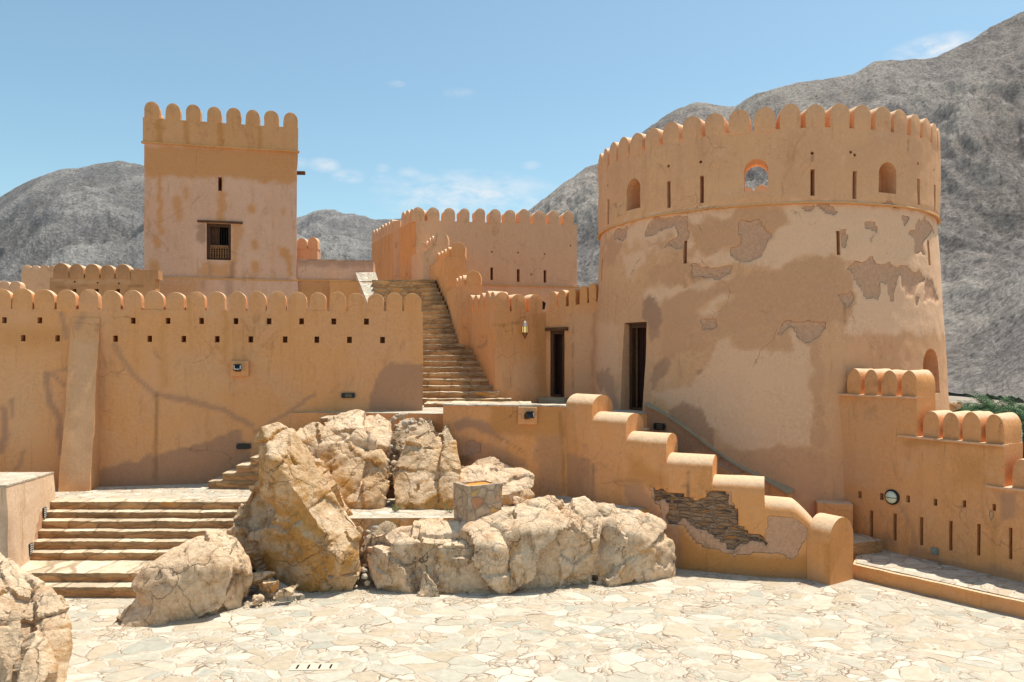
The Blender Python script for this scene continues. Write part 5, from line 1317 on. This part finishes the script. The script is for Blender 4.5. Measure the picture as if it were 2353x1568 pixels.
# drain stone in the paving
P = at(722, 1533, 4.5 * F / (1533 - HOR)); P.z = 0; r = root('drain_cover', P, 'pale stone drain cover with four slots set in the courtyard paving', 'drain')
bm = bmesh.new(); xs_ = [-.34, -.255, -.225, -.095, -.065, .065, .095, .225, .255, .34]
M = Matrix.Translation(P) @ Matrix.Rotation(R(2), 4, 'Z')
def q4(bm, x0, x1, y0, y1, z): f = bm.faces.new([bm.verts.new(M @ Vector(v)) for v in ((x0, y0, z), (x1, y0, z), (x1, y1, z), (x0, y1, z))]); return f
for k in range(len(xs_) - 1):
    if k % 2 == 0: q4(bm, xs_[k], xs_[k + 1], -.12, .12, .006)
    else: q4(bm, xs_[k], xs_[k + 1], -.12, -.075, .006); q4(bm, xs_[k], xs_[k + 1], .075, .12, .006)
o = bm_obj('cover', bm, simple('drain_stone', (.54, .46, .36), .85, 0, 9, .15, .004), r, smooth=False)
bm = bmesh.new(); q4(bm, -.3, .3, -.1, .1, .0045); bm_obj('slot_shade_sheet', bm, M_DARK, r, smooth=False)  # black sheet under the slots stands in for their unlit depth

# stone well box on the rocks
P = at(1097, 1188, 15.35); P.z = 1.16
wb = root('stone_box', P, 'waist-high rubble-masonry box with an open orange-lined top on the rock', 'stone box')
def boxmat():
    s = NT('box_masonry', .92, .12)
    v = s.vmath('ADD', s.pos, s.vmath('MULTIPLY', s.noisec(4), (.12, .12, .12)))
    e = s.voro(4.6, 'DISTANCE_TO_EDGE', vec=v); cc = s.voro(4.6, 'F1', vec=v, out='Color'); q = s.t.nodes.new('ShaderNodeSeparateColor'); s.lk(cc, q.inputs[0])
    c = s.mix(q.outputs[0], (.44, .33, .23), (.56, .43, .30)); c = s.mix(s.ramp(q.outputs[1], .88, .92), c, (.56, .36, .14)); c = s.mix(s.ramp(q.outputs[2], .95, .97), c, (.5, .24, .13))
    c = s.mix(s.ramp(e, .09, .03), c, (.46, .34, .25)); c = s.mix(s.math('MULTIPLY', s.ramp(s.noise(3, 5), .5, .66), .5), c, (.30, .2, .13)); f_ = s.noise(9, 7, .7)
    c = s.mix(1, c, s.mix(f_, (.65, .65, .65), (1.3, 1.3, 1.3)), 'MULTIPLY'); s.addbump(s.ramp(e, 0, .1), .03, .8); s.addbump(f_, .03, .8)
    return s.done(c)
M_BOX = boxmat(); W_, H_, D_ = .78, .80, .62
rzb = R(33)
for (cx, cy, sx, sy) in ((0, -D_ / 2 + .05, W_, .1), (0, D_ / 2 - .05, W_, .1), (-W_ / 2 + .05, 0, .1, D_ - .2), (W_ / 2 - .05, 0, .1, D_ - .2)):
    S, Fq = lattice(max(2, int(sx / .05)), max(2, int(sy / .05)), 14)
    V = np.stack([(cx + (S[:, 0] - .5) * sx), (cy + (S[:, 1] - .5) * sy), -.15 + S[:, 2] * (H_ + .15)], 1); V[:, :2] *= (1 - .05 * (1 - V[:, 2:3] / H_))
    Vr = V.copy(); Vr[:, 0] = P.x + V[:, 0] * math.cos(rzb) - V[:, 1] * math.sin(rzb); Vr[:, 1] = P.y + V[:, 0] * math.sin(rzb) + V[:, 1] * math.cos(rzb); Vr[:, 2] += P.z
    mesh_obj('side_wall', und(Vr, .035, .02), Fq, M_BOX, wb, sharp=50)
bm = bmesh.new(); box(bm, P + Vector((0, 0, H_ - .05)), (W_ - .2, D_ - .2, .03), rzb); bm_obj('lining', bm, simple('orange_lining', (.62, .25, .04), .9, 0, 6, .3), wb, smooth=False)

# ================================================================== ROCKS
def rock(name, hulls, mat, label, cat='boulder', vox=.05, amp=1.0, seed=0, parent=None, group=None, fac=1.0, smooth=1, base=-9.0):
    """union of rough convex masses (each given by its corner points), voxel-fused, then broken and eroded"""
    bm = bmesh.new()
    for h in hulls:
        h = list(h) + [Vector((p.x, p.y, base - .12)) for p in h if p.z < base + .42]
        vs = [bm.verts.new(p) for p in h]
        r = bmesh.ops.convex_hull(bm, input=vs)
        junk = [g for g in r['geom_interior'] if isinstance(g, bmesh.types.BMVert)] + [g for g in r['geom_unused'] if isinstance(g, bmesh.types.BMVert)]
        if junk: bmesh.ops.delete(bm, geom=list(set(junk)), context='VERTS')
    bmesh.ops.recalc_face_normals(bm, faces=bm.faces)
    me = bpy.data.meshes.new(name); bm.to_mesh(me); bm.free()
    o = bpy.data.objects.new(name, me); COL.objects.link(o)
    md = o.modifiers.new('r', 'REMESH'); md.mode = 'VOXEL'; md.voxel_size = vox
    ms = o.modifiers.new('s', 'SMOOTH'); ms.factor = .6; ms.iterations = smooth
    bpy.context.view_layer.update()
    new = bpy.data.meshes.new_from_object(o.evaluated_get(bpy.context.evaluated_depsgraph_get()))
    o.modifiers.clear(); o.data = new; bpy.data.meshes.remove(me); new.name = name
    n = len(new.vertices); V = np.empty(n * 3); new.vertices.foreach_get('co', V); V = V.reshape(-1, 3)
    Nn = np.array([v.normal[:] for v in new.vertices])
    sv = Vector((seed * 3.7, seed * 1.3, seed)); rc = {}
    def tilt(c):
        k = (round(c.x, 3), round(c.y, 3), round(c.z, 3))
        if k not in rc:
            rn = random.Random(hash(k)); d = Vector((rn.uniform(-1, 1), rn.uniform(-1, 1), rn.uniform(-1, 1))).normalized(); rc[k] = (d, rn.uniform(-1, 1))
        return rc[k]
    out = V.copy()
    for i, p in enumerate(V.tolist()):
        q = Vector(p) + sv
        w_ = noise.noise_vector(q * 1.1) * .16 + noise.noise_vector(q * 4.1) * .05
        qq = q + w_
        d = 0.0
        for (s_, a, cr) in ((.62, .20, .02), (1.5, .07, .012), (4.2, .014, .003)):
            dist, pt = noise.voronoi(qq * s_)
            c = pt[0]; dirv, off = tilt(c)
            loc = (qq * s_ - c)
            d += fac * a * (loc.dot(dirv) * 1.0 + off * .45)
            gap = dist[1] - dist[0]
            d -= fac * cr * max(0, 1 - gap / .06)
        d += noise.fractal(q * 2.0, .9, 2.1, 6) * .028 * fac - abs(noise.noise(q * Vector((1.2, 1.2, 3.0)) if False else q * 1.7)) * .03 * fac
        d += noise.fractal(q * 9.0, .8, 2.1, 4) * .008
        out[i] += Nn[i] * d * amp
    new.vertices.foreach_set('co', out.ravel()); new.update()
    new.materials.clear(); new.materials.append(mat)
    new.shade_smooth(); new.set_sharp_from_angle(angle=R(38))
    zmin = float(out[:, 2].min()); c = Vector((float(out[:, 0].mean()), float(out[:, 1].mean()), max(zmin, 0)))
    if parent is None:
        new.transform(Matrix.Translation(-c)); o.location = c; tag(o, label, cat, group)
    else:
        new.transform(Matrix.Translation(-inv(parent))); o.parent = parent
    return o
def H(*pts): return [at(x, y, Y) for (x, y, Y) in pts]
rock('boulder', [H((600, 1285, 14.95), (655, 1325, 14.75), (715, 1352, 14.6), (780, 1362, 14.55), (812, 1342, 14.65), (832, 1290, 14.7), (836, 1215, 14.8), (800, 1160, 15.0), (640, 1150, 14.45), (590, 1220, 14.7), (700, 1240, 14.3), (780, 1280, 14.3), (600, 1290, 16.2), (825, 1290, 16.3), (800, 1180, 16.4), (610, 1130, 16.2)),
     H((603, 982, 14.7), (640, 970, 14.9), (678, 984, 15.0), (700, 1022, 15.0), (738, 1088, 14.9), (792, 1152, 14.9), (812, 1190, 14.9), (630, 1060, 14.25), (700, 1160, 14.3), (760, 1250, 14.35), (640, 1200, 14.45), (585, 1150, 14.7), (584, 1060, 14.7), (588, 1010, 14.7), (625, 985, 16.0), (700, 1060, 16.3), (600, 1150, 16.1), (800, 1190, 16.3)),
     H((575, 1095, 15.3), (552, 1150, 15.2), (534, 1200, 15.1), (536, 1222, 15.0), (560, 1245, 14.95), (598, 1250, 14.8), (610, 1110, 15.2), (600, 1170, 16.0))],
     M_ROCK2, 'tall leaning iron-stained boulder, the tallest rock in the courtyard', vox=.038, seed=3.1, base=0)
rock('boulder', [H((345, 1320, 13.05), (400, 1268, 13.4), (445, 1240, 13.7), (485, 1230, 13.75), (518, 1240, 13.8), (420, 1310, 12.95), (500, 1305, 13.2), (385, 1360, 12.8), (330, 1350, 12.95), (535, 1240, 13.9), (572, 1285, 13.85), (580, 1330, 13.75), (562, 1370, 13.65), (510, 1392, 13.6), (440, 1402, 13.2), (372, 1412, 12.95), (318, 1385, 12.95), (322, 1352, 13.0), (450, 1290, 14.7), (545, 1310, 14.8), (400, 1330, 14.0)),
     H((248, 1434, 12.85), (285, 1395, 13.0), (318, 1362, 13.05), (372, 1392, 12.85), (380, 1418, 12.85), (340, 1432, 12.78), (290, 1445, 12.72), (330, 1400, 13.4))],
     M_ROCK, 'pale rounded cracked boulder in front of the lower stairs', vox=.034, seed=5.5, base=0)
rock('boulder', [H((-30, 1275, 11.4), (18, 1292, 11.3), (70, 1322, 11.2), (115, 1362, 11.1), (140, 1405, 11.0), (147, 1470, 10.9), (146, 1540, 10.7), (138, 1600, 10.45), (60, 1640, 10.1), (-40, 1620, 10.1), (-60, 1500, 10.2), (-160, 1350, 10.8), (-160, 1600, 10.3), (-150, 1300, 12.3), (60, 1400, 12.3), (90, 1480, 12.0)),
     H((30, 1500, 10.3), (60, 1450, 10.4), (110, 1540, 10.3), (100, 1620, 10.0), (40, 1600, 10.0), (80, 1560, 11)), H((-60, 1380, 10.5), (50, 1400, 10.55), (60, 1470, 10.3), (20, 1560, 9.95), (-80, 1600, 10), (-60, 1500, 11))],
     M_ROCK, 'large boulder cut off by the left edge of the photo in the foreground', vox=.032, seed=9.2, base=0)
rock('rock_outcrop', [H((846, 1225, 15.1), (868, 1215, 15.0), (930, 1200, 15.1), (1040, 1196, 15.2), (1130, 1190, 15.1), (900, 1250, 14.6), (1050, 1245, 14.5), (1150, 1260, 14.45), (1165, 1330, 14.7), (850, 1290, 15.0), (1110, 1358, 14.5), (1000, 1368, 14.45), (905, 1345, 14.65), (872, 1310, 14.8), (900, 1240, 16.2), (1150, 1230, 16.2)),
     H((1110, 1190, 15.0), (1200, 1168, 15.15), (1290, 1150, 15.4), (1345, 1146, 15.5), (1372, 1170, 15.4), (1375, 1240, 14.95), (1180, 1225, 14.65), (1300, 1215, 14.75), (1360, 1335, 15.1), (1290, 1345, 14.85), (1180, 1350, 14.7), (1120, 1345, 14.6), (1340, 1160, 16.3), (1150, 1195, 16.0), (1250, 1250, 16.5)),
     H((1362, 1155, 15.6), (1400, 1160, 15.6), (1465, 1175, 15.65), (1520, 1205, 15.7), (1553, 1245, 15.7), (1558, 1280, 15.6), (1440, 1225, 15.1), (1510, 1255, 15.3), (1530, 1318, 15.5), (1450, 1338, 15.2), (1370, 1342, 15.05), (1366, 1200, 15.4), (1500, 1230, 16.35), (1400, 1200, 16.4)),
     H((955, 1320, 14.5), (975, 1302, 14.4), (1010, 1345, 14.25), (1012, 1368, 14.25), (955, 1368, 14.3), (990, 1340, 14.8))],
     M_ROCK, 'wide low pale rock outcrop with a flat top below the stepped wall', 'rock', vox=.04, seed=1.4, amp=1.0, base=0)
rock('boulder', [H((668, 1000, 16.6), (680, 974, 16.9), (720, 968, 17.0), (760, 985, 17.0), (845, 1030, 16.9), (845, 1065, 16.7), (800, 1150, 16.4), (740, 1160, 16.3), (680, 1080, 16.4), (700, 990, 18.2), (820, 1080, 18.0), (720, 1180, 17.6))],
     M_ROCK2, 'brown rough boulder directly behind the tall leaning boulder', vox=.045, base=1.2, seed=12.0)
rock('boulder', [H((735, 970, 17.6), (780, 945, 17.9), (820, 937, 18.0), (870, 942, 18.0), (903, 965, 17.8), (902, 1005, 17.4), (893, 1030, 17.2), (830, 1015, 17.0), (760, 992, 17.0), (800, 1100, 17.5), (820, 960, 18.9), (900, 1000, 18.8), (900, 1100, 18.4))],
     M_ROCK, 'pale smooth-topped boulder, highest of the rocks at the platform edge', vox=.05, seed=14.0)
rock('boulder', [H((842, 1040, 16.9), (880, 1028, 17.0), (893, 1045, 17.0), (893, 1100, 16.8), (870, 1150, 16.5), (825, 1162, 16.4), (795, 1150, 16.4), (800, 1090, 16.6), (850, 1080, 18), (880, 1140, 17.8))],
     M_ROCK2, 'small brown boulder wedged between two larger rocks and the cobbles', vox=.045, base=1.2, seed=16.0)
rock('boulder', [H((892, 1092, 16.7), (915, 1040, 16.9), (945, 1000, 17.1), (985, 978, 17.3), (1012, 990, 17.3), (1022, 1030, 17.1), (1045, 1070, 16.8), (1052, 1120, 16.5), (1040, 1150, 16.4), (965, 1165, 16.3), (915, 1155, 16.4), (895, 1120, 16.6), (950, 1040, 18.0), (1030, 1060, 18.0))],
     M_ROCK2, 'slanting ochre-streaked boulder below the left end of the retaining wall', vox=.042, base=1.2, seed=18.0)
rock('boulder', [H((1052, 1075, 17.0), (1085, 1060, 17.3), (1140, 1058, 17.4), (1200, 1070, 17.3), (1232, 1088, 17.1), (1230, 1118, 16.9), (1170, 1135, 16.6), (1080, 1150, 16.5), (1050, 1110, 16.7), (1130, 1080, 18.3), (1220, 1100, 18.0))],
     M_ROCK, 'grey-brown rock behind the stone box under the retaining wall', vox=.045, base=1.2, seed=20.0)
rock('rock_outcrop', [H((1010, 990, 17.9), (1030, 960, 18.3), (1045, 1060, 17.8), (1010, 1080, 17.7), (1000, 1040, 17.9), (1030, 1040, 18.8)), H((895, 975, 18.4), (925, 955, 18.9), (1000, 958, 18.9), (1010, 1000, 18.3), (930, 1100, 17.8), (890, 1120, 17.6), (950, 1000, 19.2))],
     M_ROCKG, 'dark conglomerate rock filling the gap under the platform edge', 'rock', vox=.05, seed=23.0)
rock('rock_outcrop', [H((828, 1200, 15.6), (870, 1198, 15.6), (905, 1210, 15.5), (880, 1340, 15.1), (820, 1345, 15.1), (840, 1260, 16.2), (890, 1220, 16.2))],
     M_ROCKG, 'rubble face of pebbly rock between the tall boulder and the outcrop', 'rock', vox=.045, seed=25.0)
for i, (x, y, Y, s_, lab) in enumerate(((622, 1352, 14.05, .24, 'small angular rock nearest the pale rounded boulder'), (655, 1362, 13.95, .26, 'small slanting rock fragment at the foot of the tall boulder'), (600, 1338, 14.2, .22, 'small rock tucked behind the pale rounded boulder'),
        (592, 1378, 13.75, .10, 'fist-sized loose stone on the paving beside the pale boulder'), (1215, 1140, 16.4, .22, 'pale loose stone right of the stone box'), (1190, 1150, 16.1, .15, 'smaller loose stone right of the stone box'), (2188, 932, 26, .3, 'pale rock just right of the round tower beyond the wall'))):
    c = at(x, y, Y); rn = random.Random(i + 3)
    h = [c + Vector((rn.uniform(-1, 1), rn.uniform(-.8, .8), rn.uniform(-.7, .75))) * s_ * 1.1 for _ in range(12)]
    rock('stone', [h], M_ROCK if i % 2 else M_ROCK2, lab, 'stone', vox=max(.018, s_ * .09), seed=30 + i, amp=.45, smooth=2)
# sloping paved apron at the foot of the tall boulder
ap = root('paved_apron', at(660, 1345, 14.6), 'small sloping paved apron at the foot of the tall leaning boulder', 'paving')
V, Fq = quadprism([at(590, 1308, 15.0), at(700, 1368, 14.1), at(640, 1372, 13.95), at(585, 1330, 14.4)], -.05)
mesh_obj('paving', V, Fq, M_PAVE2, ap, smooth=False)
# river cobbles wedged between the rocks
M_COB = simple('cobble', (.42, .36, .29), .85, 0, 7, .35, .01)
M_COB2 = simple('cobble_warm', (.46, .34, .23), .85, 0, 7, .35, .01)
cobm = []
for i in range(6):
    bm = bmesh.new(); bmesh.ops.create_icosphere(bm, subdivisions=3, radius=1); sv = Vector((i * 7, 3, 1))
    for v in bm.verts: v.co += v.co * noise.noise(v.co * 1.3 + sv) * .35; v.co.z *= .72; v.co.y *= .85
    me = bpy.data.meshes.new('cobble'); bm.to_mesh(me); bm.free(); me.materials.append(M_COB if i % 2 else M_COB2); me.shade_smooth(); cobm.append(me)
rn = random.Random(11)
def cobbles(path, n, Yoff, lab, grp, smin=.035, smax=.095, spread=.15):
    for k in range(n):
        q = rn.random() * (len(path) - 1); i = int(q); f = q - i; a, b = path[i], path[i + 1]
        c = at(a[0] + (b[0] - a[0]) * f, a[1] + (b[1] - a[1]) * f, a[2] + (b[2] - a[2]) * f) + Vector((rn.gauss(0, spread), rn.gauss(0, .05) + Yoff, rn.gauss(0, spread * .6)))
        o = bpy.data.objects.new('cobble', rn.choice(cobm)); COL.objects.link(o); o.location = c; s_ = rn.uniform(smin, smax)
        o.scale = (s_ * rn.uniform(.8, 1.3), s_, s_ * rn.uniform(.8, 1.2)); o.rotation_euler = (rn.uniform(-.5, .5), rn.uniform(-.5, .5), rn.uniform(0, 6)); tag(o, lab, 'cobble', grp)
cobbles([(912, 962, 18.0), (916, 1000, 17.5), (902, 1050, 17.1), (884, 1110, 16.9), (872, 1160, 16.5)], 34, 0, 'rounded cobble wedged in the crevice below the platform edge', 'cobbles in the upper crevice')
cobbles([(925, 960, 18.1), (960, 965, 18.0), (930, 990, 17.8), (960, 985, 17.6)], 14, 0, 'rounded cobble wedged in the crevice below the platform edge', 'cobbles in the upper crevice')
cobbles([(850, 1215, 15.2), (862, 1260, 15.1), (840, 1310, 14.9), (835, 1340, 14.75)], 26, 0, 'rounded cobble in the rubble gap right of the tall boulder', 'cobbles in the lower gap', .03, .07, .12)
# grit and gravel gathered at the feet of the rocks
bm = bmesh.new(); rn2 = random.Random(21)
def grit(x0, y0, x1, y1, n, spread=.10, z=0.0, smin=.006, smax=.026):
    a = at(x0, y0, (EYE - z) * F / (y0 - HOR)); b = at(x1, y1, (EYE - z) * F / (y1 - HOR))
    for k in range(n):
        c = a.lerp(b, rn2.random()) + Vector((rn2.gauss(0, spread), rn2.gauss(0, spread), 0)); c.z = z + .004; s_ = rn2.uniform(smin, smax) * rn2.uniform(.5, 1)
        m = Matrix.Translation(c) @ Matrix.Rotation(rn2.uniform(0, 6), 4, Vector((rn2.random(), rn2.random(), 1))) @ Matrix.Diagonal((s_ * rn2.uniform(.8, 1.6), s_, s_ * rn2.uniform(.5, .9), 1))
        bmesh.ops.create_icosphere(bm, subdivisions=1, radius=1, matrix=m)
grit(560, 1395, 690, 1368, 150, .12, 0, .008, .04); grit(690, 1366, 860, 1362, 90, .06); grit(860, 1366, 1350, 1352, 200, .06); grit(1350, 1350, 1560, 1325, 60, .06)
grit(300, 1446, 540, 1400, 110, .07); grit(1560, 1322, 1870, 1334, 60, .04, 0, .004, .014); grit(150, 1385, 330, 1380, 30, .04, 0, .004, .014)
tag(bm_obj('gravel', bm, simple('gravel_stone', (.5, .4, .28), .95, 0, 5, .4), None, smooth=False), 'loose grit and gravel gathered at the feet of the rocks', 'gravel', kind='stuff')
# two dry little plants
def plant(p, h, n, lab, seed):
    rn = random.Random(seed); r = root('shrub', p, lab, 'plant'); bm = bmesh.new(); bs = bmesh.new()
    for k in range(n):
        a = rn.uniform(0, 6.28); le = rn.uniform(.2, .6); tip = p + Vector((math.cos(a) * h * le * 1.6, math.sin(a) * h * le, h * rn.uniform(.4, 1)))
        cyl(bs, p, tip, .003, .0015, seg=4)
        for j in range(7):
            c = p.lerp(tip, rn.uniform(.3, 1)) + Vector((rn.gauss(0, .012), rn.gauss(0, .012), rn.gauss(0, .012))); d = Vector((rn.gauss(0, 1), rn.gauss(0, 1), rn.gauss(0, 1))).normalized(); e = d.orthogonal().normalized()
            bm.faces.new([bm.verts.new(c + v) for v in (d * .02, e * .007, -d * .02, -e * .007)])
    bm_obj('leaves', bm, M_SHRUB, r, smooth=False); bm_obj('stems', bs, simple('twig', (.25, .18, .1), .9), r)
pp = at(909, 1176, 16.1); pp.z = 1.22; plant(pp, .17, 26, 'small pale green tuft growing on the middle terrace paving', 1)
pp = at(1035, 1173, 16.0); pp.z = 1.22; plant(pp, .20, 16, 'dry twiggy tuft at the foot of the slanting boulder', 2)

# ================================================================== PALM GROVE beyond the right wall
def palm_parts(seed):
    rn = random.Random(seed); bm = bmesh.new(); bt = bmesh.new(); Hh = rn.uniform(5.2, 7.2)
    cyl(bt, (0, 0, 0), (rn.uniform(-.3, .3), 0, Hh), .26, .19, seg=10)
    for k in range(34):
        a = rn.uniform(0, 6.28); e0 = rn.uniform(-.2, 1.35); Lf = rn.uniform(2.6, 3.6); prev = None; pts_ = []
        for j in range(8):
            q = j / 7; ang = e0 - q * q * 1.5; pts_.append((q, ang))
        p = Vector((0, 0, Hh)); dirh = Vector((math.cos(a), math.sin(a), 0)); side = Vector((-dirh.y, dirh.x, 0))
        P_ = [p.copy()]
        for j in range(1, 8):
            p = p + (dirh * math.cos(pts_[j][1]) + Vector((0, 0, math.sin(pts_[j][1])))) * Lf / 7; P_.append(p.copy())
        for j in range(1, 8):
            for s2 in (-1, 1):
                for m_ in (0, .5):
                    b0 = P_[j - 1].lerp(P_[j], m_); wd = .62 * math.sin(math.pi * min(1, (j + m_) / 8.2) ** .8) + .1
                    tip = b0 + side * s2 * wd + dirh * .25 * wd + Vector((0, 0, -.35 * wd)); d = (P_[j] - P_[j - 1]) * .22
                    bm.faces.new([bm.verts.new(v) for v in (b0, b0 + d, tip)])
    me = bpy.data.meshes.new('crown'); bm.to_mesh(me); bm.free(); me.materials.append(M_PALM)
    mt = bpy.data.meshes.new('trunk'); bt.to_mesh(mt); bt.free(); mt.materials.append(M_BARK); return me, mt
pal = [palm_parts(s) for s in range(5)]; rn = random.Random(5); k = 0
for i in range(48):
    x = 2175 + 330 * ((i * .618) % 1); Y = 82 + (i * 7.3) % 34
    b = at(x, 900, Y); hsc = (13.5 - .061 * Y) / 8.2 * rn.uniform(.84, 1.04)
    if x < 2192: continue
    r = root('palm_tree', (b.x, b.y, -9), 'date palm in the dense grove beyond the right wall', 'palm tree', 'palms of the grove beyond the wall')
    me, mt = rn.choice(pal)
    for nm, m in (('crown', me), ('trunk', mt)):
        o = bpy.data.objects.new(nm, m); COL.objects.link(o); o.parent = r; o.scale = (hsc,) * 3
    r.rotation_euler = (0, 0, rn.uniform(0, 6))
